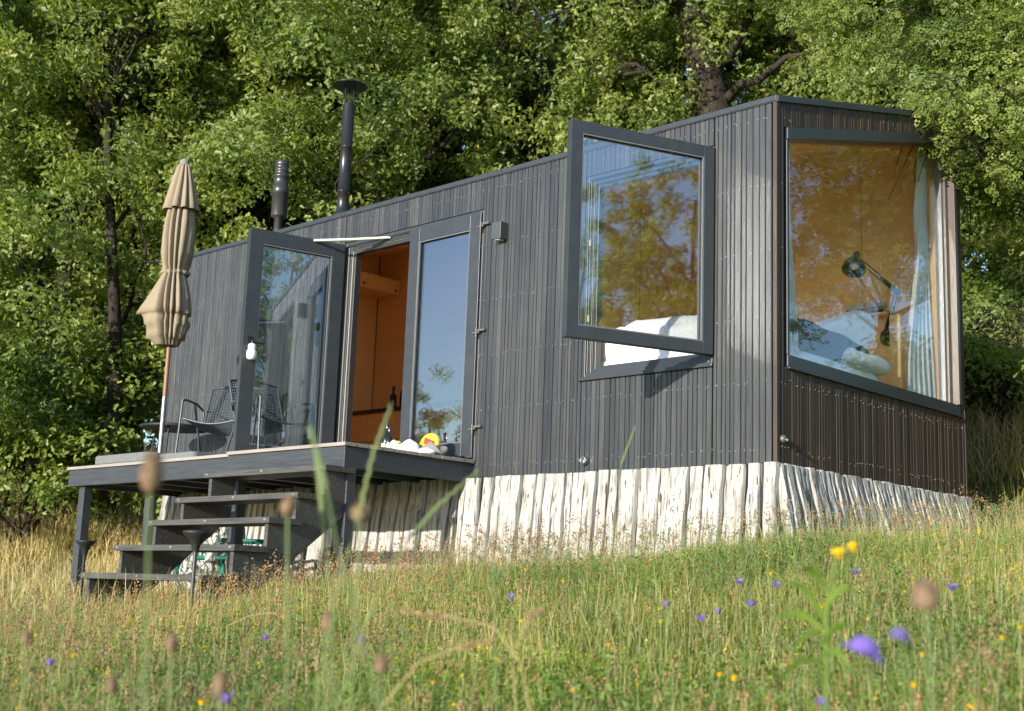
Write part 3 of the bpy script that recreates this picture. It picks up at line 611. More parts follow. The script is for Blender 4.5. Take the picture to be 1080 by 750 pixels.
# ------------------------------------------------------------------ log skirts
def logs(name, label, pts, leanfn):
    t_ = thing(name, (pts[0][0], pts[0][1], -.6), label, 'log wall')
    return t_
sk = thing('log_skirt', (-3.6, -.05, -.7), 'row of upright pale split logs closing the space under the long facade', 'log wall')
def onelog(parent, top, bot, w, d, along, seed, mtl):
    rs = random.Random(seed); f = MB(); n = 9; k = 10; vs = []; ph = rs.uniform(0, 6.28); nrm = Vector((along.y, -along.x, 0))
    prof = []
    for a in range(k):
        an = 2*PI*a/k; prof.append((math.copysign(abs(math.cos(an))**.3, math.cos(an))*w/2*rs.uniform(.93, 1.0), math.copysign(abs(math.sin(an))**.35, math.sin(an))*d/2*rs.uniform(.8, 1.1)))
    bx, by = rs.uniform(-.004, .004), rs.uniform(-.006, .006); f0, f1 = rs.uniform(.94, 1.02), rs.uniform(.88, 1.04)
    for i in range(n+1):
        t_ = i/n; c = top.lerp(bot, t_); s_ = f0+(f1-f0)*t_+.012*math.sin(t_*9+ph)
        c = c+along*(bx*math.sin(t_*3.4+ph)+.003*math.sin(t_*17+ph))+nrm*by*math.sin(t_*2.5+ph)
        for (u, v) in prof: vs.append(c+along*u*s_+nrm*(v*s_+.004*math.sin(t_*13+u*90)))
    f.add(vs, [(i*k+a, i*k+(a+1) % k, (i+1)*k+(a+1) % k, (i+1)*k+a) for i in range(n) for a in range(k)], 0, False)
    f.add(vs[:k], [tuple(reversed(range(k)))]); f.add(vs[-k:], [tuple(range(k))])
    return f.build('log', mtl, parent, recalc=True, bevel=.003)
x = -7.30; i = 0
while x < -.05:
    w = random.choice([random.uniform(.05, .08), random.uniform(.08, .12), random.uniform(.11, .17)]) if x > -2.9 else random.uniform(.07, .13)
    w = min(w, -.0-x)
    if w < .04: break
    lean = random.uniform(-.006, .006) + (.0 if x > -2.9 else -.06)
    cx = x+w/2; g = g1(cx, -.08)
    yo = random.uniform(-.028, .014); onelog(sk, Vector((cx, -.048+yo, -.008-random.uniform(0, .014))), Vector((cx+lean, -.105+yo*1.3-random.uniform(0, .03), g-.1)), w*1.0, .09, Vector((1, 0, 0)), i, M['log']); x += w+random.choice([.001, .003, .006, .010, .018]); i += 1
onelog(sk, Vector((.012, -.052, -.012)), Vector((.03, -.11, g1(0, -.1)-.1)), .10, .09, Vector((1, 0, 0)), 499, M['log'])
se = thing('log_skirt', (.08, 1.4, -.4), 'row of leaning pale split logs closing the space under the end wall', 'log wall')
y = -.045
while y < 2.83:
    w = random.uniform(.04, .09); cy = y+w/2; g = g1(.2, cy)
    onelog(se, Vector((.03, cy, -.008-random.uniform(0, .012))), Vector((.12+random.uniform(0, .05), cy-.0+max(0, min(.11, cy*.10))+random.uniform(-.02, .02), g-.1)), w, .07, Vector((0, 1, 0)), 500+i, M['log']); y += w+random.choice([.001, .004, .008, .014]); i += 1

# net bags of firewood under the stairs
def netbag(c, s, label, seed):
    t_ = thing('firewood_bag', c, label, 'firewood bag', 'green net bags of firewood under the deck'); rs = random.Random(seed)
    for k in range(7):
        a = rs.uniform(-.5, .5); p = c+Vector((rs.uniform(-.13, .13)*s, rs.uniform(-.1, .1)*s, rs.uniform(.06, .34)*s)); d = Vector((rs.uniform(-.3, .3), rs.uniform(-.6, .3), rs.uniform(.3, 1))).normalized()*.14*s
        onelog(t_, p-d, p+d, .09*s, .08*s, d.cross(Vector((0, 1, .2))).normalized().cross(Vector((0, 0, 1))).normalized() if True else Vector((1, 0, 0)), seed*10+k, M['log'])
    f = MB(); nn, mm = 12, 7
    P = lambda i, j: c+Vector((.27*s*math.cos(2*PI*i/nn)*(.62+.45*math.sin(PI*min(j+.8, mm)/(mm+1)))*(1+.06*math.sin(i*2.3+j)), .2*s*math.sin(2*PI*i/nn)*(.62+.45*math.sin(PI*min(j+.8, mm)/(mm+1))), .46*s*j/mm))
    for i in range(nn):
        for j in range(mm): f.tube([P(i, j), P(i+(.5 if j % 2 else -.5), j+1)], .005, 4, cap=False)
    for j in (0, mm): f.tube([P(i, j) for i in range(nn+1)], .016, 5)
    for i in (2, 7, 12): f.tube([P(i, j) for j in range(mm+1)], .02, 5)
    f.build('net', M['net'], t_)
B1 = on(238, 556, 1, -1.0); B2 = on(200, 588, 1, -.9)
netbag(Vector((-5.0, -.95, g1(-5.0, -.95)+.32)), .95, 'upper green net bag of firewood, seen between the third and fourth treads', 3)
netbag(Vector((-5.15, -.95, g1(-5.15, -.95)-.03)), 1.0, 'lower green net bag of firewood lying on the grass behind the bottom treads', 4)
netbag(Vector((-4.65, -.85, g1(-4.65, -.85)-.03)), 1.0, 'green net bag of firewood furthest right, lying behind the staircase', 9)

# ------------------------------------------------------------------ deck furniture
UX, UY = -5.80, -1.08
um = thing('closed_parasol', (UX, UY, DZ), 'closed beige canvas parasol on a pole at the far end of the deck', 'parasol')
f = MB(); f.tube([(UX, UY, DZ+.0), (UX, UY, .75)], .024, 12, mi=1); f.tube([(UX, UY, .751), (UX, UY, 2.99)], .021, 12, mi=0); f.build('pole', [M['wood_pole'], M['steel']], um)
top = 3.0
_fr = random.Random(4); FA = [_fr.uniform(.3, 1.6) for _ in range(24)]
def fold(nf, amp, ph=0):
    def g(r, z, a):
        aa = a+.45*math.sin(2*a+ph)+.10*math.sin(z*3.1+ph)+.10*math.sin(z*1.7+3*a); q = nf*aa/2+ph; A = FA[int(q//PI) % nf]; s_ = 1-abs(math.sin(q))**.7
        return 1.1*r*(1-amp*A*s_*1.5+.07*math.sin(a+z*3)+.05*math.sin(2*a-z*4)+.012*math.sin(23*a+z*9+3*math.sin(z*6)))
    return g
f = MB(); f.lathe([(.035, top-.02), (.06, top-.05), (.09, top-.16), (.12, top-.28), (.150, top-.40), (.172, top-.485), (.168, top-.49), (.13, top-.44)], 120, c=(UX, UY, 0), fn=fold(9, .2, .4), cap=False); f.build('vent_flap', M['canvas'], um)
def bf(r, z, a):
    k = fold(9, .22, 1.1)(r, z, a)
    if z < 2.05: k *= 1+.10*math.sin(2*a+z*5)+.42*min(.5, 2.05-z)*math.cos(a-3.6)
    if z < 1.66: k *= 1+.07*math.sin(3*a+z*22)+.03*math.sin(7*a-z*25)
    return k
zs = [(.055, top-.1), (.095, top-.3), (.125, top-.48), (.145, top-.60), (.152, top-.75), (.145, top-.9), (.125, top-1.0), (.112, top-1.06), (.110, top-1.10), (.125, top-1.14), (.155, top-1.22), (.185, top-1.32), (.205, top-1.42), (.212, top-1.48), (.185, top-1.485), (.175, top-1.52), (.18, top-1.58), (.165, top-1.60), (.15, top-1.66), (.145, top-1.71), (.115, top-1.72), (.10, top-1.77), (.05, top-1.78), (.04, top-1.6)]
f = MB(); f.lathe(zs, 160, c=(UX, UY, 0), fn=bf, cap=False); f.build('canopy', M['canvas'], um)
f = MB(); f.lathe([(.118, top-1.065), (.126, top-1.08), (.118, top-1.10)], 60, c=(UX, UY, 0), fn=fold(9, .18, 1.1), cap=False); f.build('tie_strap', M['canvas'], um)
f = MB(); f.lathe([(.045, top-.03), (.045, top+.01), (.025, top+.03), (.005, top+.035)], 16, c=(UX, UY, 0)); f.build('finial', M['cloth_grey'], um)
f = MB(); f.tube([(UX-.17, UY-.06, 1.48), (UX-.15, UY-.08, 1.38), (UX-.16, UY-.08, 1.24)], [.015, .035, .005], 8); f.build('strap_end', M['sheet'], um)
# base slab
def rslab(cx, cy, z0, z1, sx, sy, r, name, mtl, label, cat):
    f = MB(); pts = []
    for (qx, qy, a0) in ((1, 1, 0), (-1, 1, 90), (-1, -1, 180), (1, -1, 270)):
        for k in range(7): a = R(a0+15*k); pts.append((cx+qx*(sx-r)+r*math.cos(a), cy+qy*(sy-r)+r*math.sin(a)))
    n = len(pts); f.add([(p[0], p[1], z0) for p in pts]+[(p[0], p[1], z1) for p in pts], [tuple(reversed(range(n))), tuple(range(n, 2*n))]+[(i, (i+1) % n, (i+1) % n+n, i+n) for i in range(n)])
    return tag(f.build(name, mtl, loc=(cx, cy, z0), bevel=.012), label, cat)
rslab(-6.15, -1.03, DZ+.002, DZ+.085, .50, .26, .12, 'parasol_base', M['stone'], 'low rounded grey stone slab at the foot of the parasol pole', 'parasol base')
rslab(-5.30, -1.04, DZ+.002, DZ+.06, .28, .2, .05, 'stone_slab', M['stone'], 'thin flat grey stone slab lying on the deck right of the parasol', 'slab')
# wire chairs
def wire_chair(loc, rz, label):
    t_ = thing('wire_chair', (0, 0, 0), label, 'chair', 'wire mesh armchairs on the deck'); t_.location = loc; t_.rotation_euler = (0, 0, rz)
    T_ = Matrix.Identity(4); WT[t_.name] = Vector((0, 0, 0))
    w = .27; r = .011
    f = MB()     # seat: curved mesh
    sp = lambda u, v: Vector((-w*.95+1.9*w*u, -.25+.47*v, .415-.045*math.sin(PI*u)-.05*v))
    for i in range(21): f.tube([sp(i/20, j/6) for j in range(7)], .0042, 4, cap=False)
    for j in range(19): f.tube([sp(i/6, j/18) for i in range(7)], .0042, 4, cap=False)
    f.tube([sp(i/6, 0) for i in range(7)], r, 6); f.tube([sp(0, j/6) for j in range(7)], r*.8, 6); f.tube([sp(1, j/6) for j in range(7)], r*.8, 6); f.build('seat', M['chair'], t_)
    f = MB(); bp = lambda u, v: Vector((-w*.95+1.9*w*u, .22+.17*v+.03*math.sin(PI*u), .37+.42*v+.03*math.sin(PI*u)*v))
    for i in range(21): f.tube([bp(i/20, j/6) for j in range(7)], .0042, 4, cap=False)
    for j in range(17): f.tube([bp(i/6, j/16) for i in range(7)], .0042, 4, cap=False)
    f.tube([bp(i/8, 1) for i in range(9)], r, 6); f.tube([bp(0, j/6) for j in range(7)], r, 6); f.tube([bp(1, j/6) for j in range(7)], r, 6); f.build('backrest', M['chair'], t_)
    for s_ in (-1, 1):
        f = MB(); x_ = s_*(w+.02); f.tube([(x_, .27, .56), (x_, .1, .60), (x_, -.15, .60), (x_, -.24, .585)], r, 6); f.tube([(x_, .27, .56), (x_*.96, .27, .50)], r, 6); f.build('armrest', M['chair'], t_)
        f = MB(); f.tube([(x_, -.24, .585), (x_*1.02, -.26, .3), (x_*1.04, -.29, 0)], r, 6); f.build('leg', M['chair'], t_)
        f = MB(); f.tube([(x_, .05, .598), (x_*1.0, .20, .3), (x_*1.04, .33, 0)], r, 6); f.build('leg', M['chair'], t_)
    return t_
wire_chair((-5.55, -.62, DZ), R(35), 'blue-grey wire mesh armchair on the deck left of the open glass door')
wire_chair((-4.98, -.45, DZ), R(85), 'wire mesh armchair behind the open glass door, seen through its pane')
# table
tb = thing('side_table', (-6.6, -.45, DZ), 'low round black metal table on the deck behind the parasol pole', 'table')
f = MB(); f.lathe([(.33, .44), (.335, .45), (.33, .465), (.30, .462)], 36, c=(-6.6, -.45, DZ)); f.build('tabletop', M['black_matte'], tb, recalc=True)
for k in range(3):
    a = R(120*k+75); f = MB(); f.tube([(-6.6+.24*math.cos(a), -.45+.24*math.sin(a), DZ+.44), (-6.6+.32*math.cos(a), -.45+.32*math.sin(a), DZ)], .01, 6); f.build('leg', M['black_matte'], tb)
# groceries by the door
g0 = Vector((-3.50, -.33, DZ))
bottle(Vector((-3.53, -.35, DZ)), 1.15, 'dark bottle with a white band standing left on the deck by the door', band='white')
bottle(Vector((-3.44, -.40, DZ)), 1.0, 'small dark bottle with a yellow band standing next to the taller one', band='yellow')
def bag(c, sx, sy, sz, mtl, label, cat, name, seed, rot=0, amp=.03, fr=14):
    o = soft(name, c[0], c[1], c[2]+sz*.8, sx, sy, sz, mtl, None, rot=(0, 0, rot), pw=.7, amp=amp, seed=seed, loc=c, freq=fr, n=22); tag(o, label, cat)
bag((-3.36, -.38, DZ), .045, .03, .085, M['yellow'], 'yellow pouch upright between the bottles and the white bag', 'pouch', 'pouch', 1, amp=.004)
bag((-3.24, -.42, DZ), .17, .09, .075, M['plastic_bag'], 'crumpled white plastic bag lying on the deck in front of the closed door', 'bag', 'plastic_bag', 2, amp=.012)
bag((-3.02, -.33, DZ), .17, .08, .055, M['cloth_grey'], 'crumpled grey cloth bundle lying right of the white plastic bag', 'cloth', 'cloth_bundle', 3, amp=.014)
f = MB(); T_ = Matrix.Translation((-3.14, -.27, DZ+.0)) @ Matrix.Rotation(R(20), 4, 'Y') @ Matrix.Rotation(R(8), 4, 'Z'); 
vs = []; n = 14
for s_ in (-1, 1):
    for i in range(n+1): 
        a = PI*i/n; vs.append(T_ @ Vector((.095*math.cos(a), s_*.012*math.sin(a), .10+.12*math.sin(a)**.7+.03*math.cos(a))))
f.add(vs, [(i, i+1, n+1+i+1, n+1+i) for i in range(n)]+[tuple(range(n+1)), tuple(reversed(range(n+1, 2*n+2)))], 0, True)
f.box((-.045, -.018, .12), (.05, .018, .17), 1, T_); tag(f.build('snack_packet', [M['yellow'], M['red']], loc=(-3.14, -.27, DZ), recalc=True), 'yellow packet with a red patch standing against the closed door glass', 'packet')
bag((-2.96, -.46, DZ), .16, .05, .03, M['white'], 'folded white paper lying over the grey cloth near the deck edge', 'paper', 'folded_paper', 7, rot=-.2, amp=.006)

# solar stake lamps
def stake(px, py, zt, label, lens):
    g = g1(px, py); t_ = thing('garden_lamp', (px, py, g), label, 'garden lamp', 'black stake garden lamps by the stairs')
    f = MB(); f.tube([(px, py, g-.05), (px, py, zt-.08)], .013, 10); f.build('stake', M['black_matte'] if lens else M['grey_flue'], t_)
    f = MB(); f.lathe([(.02, -.13), (.03, -.09), (.05, -.05), (.085, -.018), (.088, -.005), (.08, .0), (.01, .006)], 20, c=(px, py, zt)); h_ = f.build('head', M['black_matte'], t_, recalc=True)
    f = MB(); v_ = (Vector((CP[0], CP[1], zt))-Vector((px, py, zt))).normalized(); f.lathe([(.018, -.028), (.026, -.02), (.022, .0), (.004, .008)], 12, T=Matrix.Translation(Vector((px, py, zt-.055))+v_*.03) @ v_.to_track_quat('Z', 'Y').to_matrix().to_4x4()); f.build('lens', M['lens'], t_)
stake(-2.49, -2.8, -.61, 'black stake garden lamp in the grass just in front of the bottom stair', False)
stake(-6.0, -1.62, -.585, 'black stake garden lamp beside the left front post of the deck', True)

# ------------------------------------------------------------------ vegetation
def frames(nrm, spin):
    """orthonormal frames from unit normals (n,3) and spin angles"""
    a = np.where(np.abs(nrm[:, 2:3]) < .9, np.array([[0, 0, 1.]]), np.array([[1., 0, 0]])); u = np.cross(a, nrm); u /= np.linalg.norm(u, axis=1, keepdims=True); v = np.cross(nrm, u)
    c, s = np.cos(spin)[:, None], np.sin(spin)[:, None]; return u*c+v*s, -u*s+v*c
def scatter_template(P, X, Y, Z, s, tv, tf):
    """P,X,Y,Z (n,3); s (n,) ; tv (k,3) ; tf (m,q)"""
    n, k = len(P), len(tv)
    V = P[:, None]+s[:, None, None]*(X[:, None]*tv[None, :, 0:1]+Y[:, None]*tv[None, :, 1:2]+Z[:, None]*tv[None, :, 2:3])
    F = (np.arange(n)*k)[:, None, None]+tf[None]
    return V.reshape(-1, 3), F.reshape(-1, tf.shape[1])
LEAF_V = np.array([(0, 0, 0), (.30, .22, .06), (.72, .26, .03), (1, 0, -.08), (.72, -.26, .03), (.30, -.22, .06), (.5, 0, 0)], float); LEAF_V[:, 2] *= 1.2
LEAF_F = np.array([(0, 6, 2, 1), (0, 5, 4, 6), (6, 3, 3, 2), (6, 4, 3, 3)])
LEAF_V = np.array([(0, 0, 0), (.22, .17, .05), (.42, .10, .03), (.62, .27, .07), (1, .04, -.08), (.70, -.24, .06), (.46, -.11, .02), (.20, -.20, .05)], float)
LEAF_F = np.array([(0, 2, 1), (0, 6, 2), (0, 7, 6), (2, 6, 4), (2, 4, 3), (6, 5, 4)])
def lobed():
    up = [(.06, .03), (.18, .12), (.26, .09), (.36, .2), (.45, .13), (.58, .25), (.68, .15), (.8, .22), (.88, .12), (1.0, 0)]
    V = [(0, 0, 0)]+[(a, b, .12*b) for a, b in up]+[(a, -b, .12*b) for a, b in up[:-1]]+[(.3, 0, -.02), (.6, 0, -.01), (.85, 0, -.01)]
    n = len(up); F = []; U = [0]+list(range(1, n+1)); Lw = [0]+list(range(n+1, 2*n))+[n]
    mids = lambda i: 2*n if up[max(i-1, 0)][0] < .45 else (2*n+1 if up[max(i-1, 0)][0] < .72 else 2*n+2)
    for i in range(n): F.append((U[i], U[i+1], mids(i+1))); F.append((Lw[i+1], Lw[i], mids(i+1)))
    F += [(0, 2*n, 2*n), ]
    return np.array(V, float), np.array([f for f in F if len(set(f)) == 3])
def crown_arrays(centers, radii, per, size, seed, flat=.75):
    r = np.random.default_rng(seed); n = len(centers)*per; c = np.repeat(centers, per, 0); rad = np.repeat(radii, per)
    d = r.normal(size=(n, 3)); d /= np.linalg.norm(d, axis=1, keepdims=True); q = r.random(n)**.45
    P = c+d*(q*rad)[:, None]*np.array([1, 1, flat])
    nr = d*.5+r.normal(size=(n, 3))*.5+np.array([.05, -.35, .5]); nr /= np.linalg.norm(nr, axis=1, keepdims=True)
    X, Y = frames(nr, r.uniform(0, 2*PI, n)); s = size*r.uniform(.6, 1.25, n)
    return P, X, Y, nr, s
def branch_path(a, b, seed, sag=.2, n=7):
    rs = random.Random(seed); a = Vector(a); b = Vector(b); Ls = (b-a).length; out = []
    o1 = Vector((rs.uniform(-1, 1), rs.uniform(-1, 1), rs.uniform(-.6, 1)))*Ls*.12; o2 = Vector((rs.uniform(-1, 1), rs.uniform(-1, 1), rs.uniform(-1, .6)))*Ls*.10
    for i in range(n+1):
        t_ = i/n; out.append(a.lerp(b, t_)+o1*math.sin(PI*t_)+o2*math.sin(2*PI*t_)+Vector((0, 0, sag*Ls*math.sin(PI*t_)*.5)))
    return out
def tree_meshes(seed, h, rad, r0, base, nclump=240, per=100, lsize=.13, lean=(0, 0), low=False, clr=(.30, .55)):
    """trunk with limbs, and a crown of leaf clumps; local coordinates, base at the origin"""
    rs = random.Random(seed); f = MB(); ph = rs.uniform(0, 6)
    tp = [Vector((lean[0]*h*t_+.25*math.sin(ph+t_*4)*t_*2, lean[1]*h*t_+.25*math.cos(ph+t_*3.3)*t_*2, h*.86*t_-.3)) for t_ in [i/12 for i in range(13)]]
    f.tube(tp, [r0*(1.25 if i == 0 else 1)*(1-.85*i/12) for i in range(13)], 10)
    C_ = []; Rr = []
    while len(C_) < nclump:
        u = Vector((rs.gauss(0, 1), rs.gauss(0, 1), rs.gauss(0, 1))).normalized(); q = rs.random()**.4
        z = base+(h-base)*(.5+.5*u.z*q)
        lump = 1+.22*math.sin(u.x*5+ph)+.18*math.sin(u.y*6+u.z*4+ph*2)
        prof = (1 if low else 1)*math.sqrt(max(.05, 1-(abs((z-base)/(h-base)-.45)*1.7)**2.2)) if not low else math.sqrt(max(.1, 1-((z-base)/(h-base))**2))
        rr = rad*lump*q*prof; a = math.atan2(u.y, u.x)
        tt = max(0, min(1, z/(h*.86))); ctr = tp[int(tt*12)]
        C_.append((ctr.x+rr*math.cos(a), ctr.y+rr*math.sin(a), z)); Rr.append(rs.uniform(*clr))
    # limbs
    idxs = rs.sample(range(nclump), min(22, nclump))
    for k, i in enumerate(idxs):
        c = Vector(C_[i]); tt = max(.18, min(.92, (c.z-.9-rs.uniform(0, 1.2)*(h/11))/(h*.86))); ti = tt*12; i0 = int(ti); st = tp[i0].lerp(tp[min(12, i0+1)], ti-i0)
        rr = r0*(1-.85*tt)*.32+.010; pth = branch_path(st, c, seed*100+k); f.tube(pth, [rr*(1-.82*j/7) for j in range(8)], 6)
        for m in range(3):
            j = rs.randint(3, 6); dst = min(C_, key=lambda q_: (Vector(q_)-pth[j]-Vector((rs.uniform(-1, 1), rs.uniform(-1, 1), rs.uniform(-.5, 1)))).length)
            f.tube(branch_path(pth[j], dst, seed*1000+k*7+m, n=5), [rr*.38*(1-.75*q_/5) for q_ in range(6)], 5)
    me = bpy.data.meshes.new('trunk'); me.from_pydata(f.v, [], f.f); me.materials.append(M['bark']); me.polygons.foreach_set('use_smooth', f.sm); me.update()
    P, X, Y, Z, s = crown_arrays(np.array(C_), np.array(Rr), per, lsize, seed)
    V, F = scatter_template(P, X, Y, Z, s, LEAF_V, LEAF_F)
    return me, V, F
tm, V, F = tree_meshes(57, 12.5, 3.9, .2, 3.0, nclump=120, per=170, lsize=.098, clr=(.28, .55)); SPARSE = (tm, npmesh('crown', V, F, M['leaf']))
def tree(meshes, loc, rot, sc, label, group=None, name='oak_tree', cat='tree'):
    tm, cm = meshes; t_ = thing(name, loc, label, cat, group); t_.rotation_euler = (0, 0, rot); t_.scale = (sc, sc, sc)
    link('trunk', tm, t_); link('crown', cm, t_); return t_
TMK = []
for i, kw in enumerate((dict(h=12.5, rad=4.1, r0=.26, base=1.5, nclump=340, per=235), dict(h=11.5, rad=3.7, r0=.2, base=.9, nclump=330, per=235), dict(h=13, rad=4.4, r0=.3, base=2.6, nclump=340, per=235), dict(h=12, rad=3.8, r0=.17, base=.5, nclump=330, per=235))):
    tm, V, F = tree_meshes(31+i, lsize=.098, **kw); TMK.append((tm, npmesh('crown', V, F, M['leaf'])))
def AT(px, dist): 
    p = at(px, 600, dist); return Vector((p.x, p.y, g1(p.x, p.y)-.1))
G1 = 'oaks in the front row behind the cabin'
front = [(-60, 21, 1, 1.0, 'leafy oak at the left edge of the photo, behind the dry grass'),
         (40, 19.5, 3, .95, 'oak with low branches reaching the dry grass left of the deck'),
         (128, 20, 1, 1.0, 'oak whose slim trunk shows between the parasol and the left deck post'),
         (235, 20.5, 0, 1.05, 'oak directly above the closed parasol and the far end of the roof'),
         (345, 19, 3, 1.0, 'oak behind the two roof flues'),
         (455, 20, 2, 1.0, 'oak above the glass double doors with a curved dark branch'),
         (535, 20.5, 2, .95, 'oak behind the roof just left of the open window sash'),
         (665, 20.5, 2, .95, 'oak behind the roof straight above the open window sash'),
         (850, 20, 2, 1.0, 'oak behind the slanted roof end, above the big end window'),
         (960, 21, 3, 1.0, 'oak behind the right end of the roof'),
         (1075, 20, 0, 1.0, 'dark oak at the right edge beyond the grassy bank')]
for i, (px, d, k, sc, lab) in enumerate(front): tree(SPARSE if px in (535, 665) else TMK[k], AT(px, d), i*1.7+.4, sc, lab, G1)
mid = [(0, 23, 3, .85), (80, 22.5, 1, .8), (180, 22.5, 3, .8), (290, 22, 1, .85), (400, 23, 3, .85), (470, 22.5, 1, .7), (900, 23, 1, .85), (1010, 22.5, 3, .85), (1130, 22, 1, .9)]
for i, (px, d, k, sc) in enumerate(mid): tree(TMK[k], AT(px, d), i*2.9+.3, sc, 'smaller tree filling a gap between the front oaks', 'smaller trees standing between the front oaks')
back = [(-110, 31, 2, 1.1), (90, 31, 0, .95), (250, 32, 1, 1.0), (420, 31, 3, .9), (570, 33, 1, .5), (690, 33, 3, .5), (800, 31, 1, .9), (940, 31, 2, 1.0), (1090, 29, 3, .9), (1200, 27, 0, 1.1)]
for i, (px, d, k, sc) in enumerate(back): tree(TMK[k], AT(px, d), i*2.3+1, sc, 'tree in the dense rear row of the wood, glimpsed through gaps in the front oaks', 'rear row of woodland trees')
# big leaning oak behind the roof
def hero_oak():
    p = AT(765, 17.6); t_ = thing('oak_tree', p, 'thick leaning dark oak trunk behind the roof, forking left at the top of the photo', 'tree')
    def q(px, py, d): 
        v_ = at(px, py, d); return v_
    f = MB(); f.tube([p+Vector((0, 0, -.3)), q(772, 300, 17.6), q(762, 180, 17.6), q(750, 110, 17.5), q(740, 60, 17.4), q(728, 10, 17.3), q(716, -40, 17.2), q(690, -120, 17)], [.36, .34, .31, .27, .22, .19, .17, .12], 14)
    f.tube([q(734, 30, 17.4), q(722, -2, 17.2), q(700, -3, 17.0), q(672, 2, 16.8), q(640, -4, 16.6), q(600, -30, 16.4)], [.13, .14, .12, .11, .10, .06], 10)
    f.tube([q(752, 120, 17.5), q(780, 90, 17.2), q(800, 85, 17.0), q(830, 60, 16.8), q(860, 55, 16.6)], [.08, .06, .05, .04, .02], 8)
    f.tube([q(745, 80, 17.4), q(768, 60, 17.6), q(790, 20, 17.8), q(800, -40, 18)], [.09, .07, .06, .04], 8)
    f.build('trunk', M['bark'], t_)
    rs = random.Random(5); C_ = []; Rr = []
    for _ in range(150):
        px = rs.choice([rs.uniform(640, 715), rs.uniform(770, 960), rs.uniform(790, 900)]); py = rs.uniform(-330, 95) if not 690 < px < 765 else rs.uniform(-400, -60)
        C_.append(tuple(q(px, py, 17.4+rs.uniform(-1.6, 2.2)))); Rr.append(rs.uniform(.25, .5))
    for _ in range(24): C_.append(tuple(q(rs.uniform(640, 705), rs.uniform(20, 150), rs.uniform(17, 18.4)))); Rr.append(rs.uniform(.2, .38))
    P, X, Y, Z, s = crown_arrays(np.array(C_), np.array(Rr), 170, .085, 77); V, F = scatter_template(P, X, Y, Z, s, LEAF_V, LEAF_F)
    o = link('crown', npmesh('crown', V, F, M['leaf']), t_); o.matrix_parent_inverse = Matrix.Translation(-Vector(p))
hero_oak()
# other visible trunks
for (px, d, r, lx, lab) in ((617, 18.5, .13, -.02, 'slim dark trunk right of the chimney gap, above the open window sash'), (675, 19.2, .15, .01, 'dark trunk left of the leaning oak, rising behind the roof'), (548, 18.8, .12, -.03, 'thin trunk behind the roof above the glass doors'), (105, 18, .12, .02, 'slim trunk left of the parasol with a small leafy top')):
    p = AT(px, d); tm, V, F = tree_meshes(int(px), 9.5, 1.5, r, 5.5, nclump=40, per=70, lean=(lx, 0), clr=(.25, .45)); tree((tm, npmesh('crown', V, F, M['leaf'])), p, px, 1.0, lab, name='young_oak')
# near branchy oak at the right, overhanging the roof corner
def near_oak():
    p = AT(1165, 13.2); t_ = thing('oak_tree', p, 'sunlit oak at the right whose leafy branch hangs over the roof corner', 'tree'); rs = random.Random(21)
    q = lambda px, py, d: at(px, py, d)
    f = MB(); tp = [p+Vector((0, 0, -.3)), q(1165, 420, 13.3), q(1160, 250, 13.3), q(1150, 100, 13.2), q(1140, -50, 13.1), q(1130, -200, 13)]
    f.tube(tp, [.26, .24, .22, .18, .13, .06], 12); C_ = []; Rr = []
    anchors = [(1010, 120, 11.2), (985, 60, 11.5), (950, 30, 12), (1040, 60, 11.2), (1070, 130, 11.5), (1050, 180, 11.8), (900, 10, 12.5), (1000, -20, 12), (1060, -10, 11.8), (1065, 215, 12), (1090, 60, 12), (1030, 10, 12.5), (860, -25, 12.8), (940, -40, 12.4), (1100, 180, 12), (1000, 155, 11.0)]
    for i, a in enumerate(anchors):
        e = q(*a); st = tp[2].lerp(tp[4], rs.random()); pth = branch_path(st, e, 900+i, .1); f.tube(pth, [.05*(1-.85*j/7)+.003 for j in range(8)], 6)
        for m in range(20):
            c = e+Vector((rs.gauss(0, .38), rs.gauss(0, .38), rs.gauss(0, .30))); 
            f.tube(branch_path(pth[5], c, 3000+i*20+m, n=4), [.011, .009, .007, .005, .003], 4)
            X_ = (CR @ (np.array(c)-CP)); px = 540+CF*X_[0]/-X_[2]; py = 375-CF*X_[1]/-X_[2]
            lim = 1000-.30*max(0, 165-py)*1.1
            if py > 100 and px < 958+(py-100)*.55: continue
            if py > 200 and px < 1045: continue
            C_.append(tuple(c)); Rr.append(rs.uniform(.16, .27))
    for _ in range(150):
        c = q(rs.uniform(1150, 1600), rs.uniform(-300, 290), rs.uniform(11.8, 14.5)); C_.append(tuple(c)); Rr.append(rs.uniform(.25, .4))
    for _ in range(60):
        c = q(rs.uniform(870, 1090), rs.uniform(-200, -10), rs.uniform(12, 14)); C_.append(tuple(c)); Rr.append(rs.uniform(.2, .35))
    f.build('trunk', M['bark'], t_)
    P, X, Y, Z, s = crown_arrays(np.array(C_), np.array(Rr), 80, .105, 78, .8); tv, tf = lobed(); V, F = scatter_template(P, X, Y, Z, s, tv, tf)
    o = link('crown', npmesh('crown', V, F, M['leaf_near']), t_); o.matrix_parent_inverse = Matrix.Translation(-Vector(p))
near_oak()
tm, V, F = tree_meshes(91, 11, 3.6, .2, 2.2, nclump=210, per=150, lsize=.12, clr=(.25, .5)); SPM = (tm, npmesh('crown', V, F, M['leaf']))
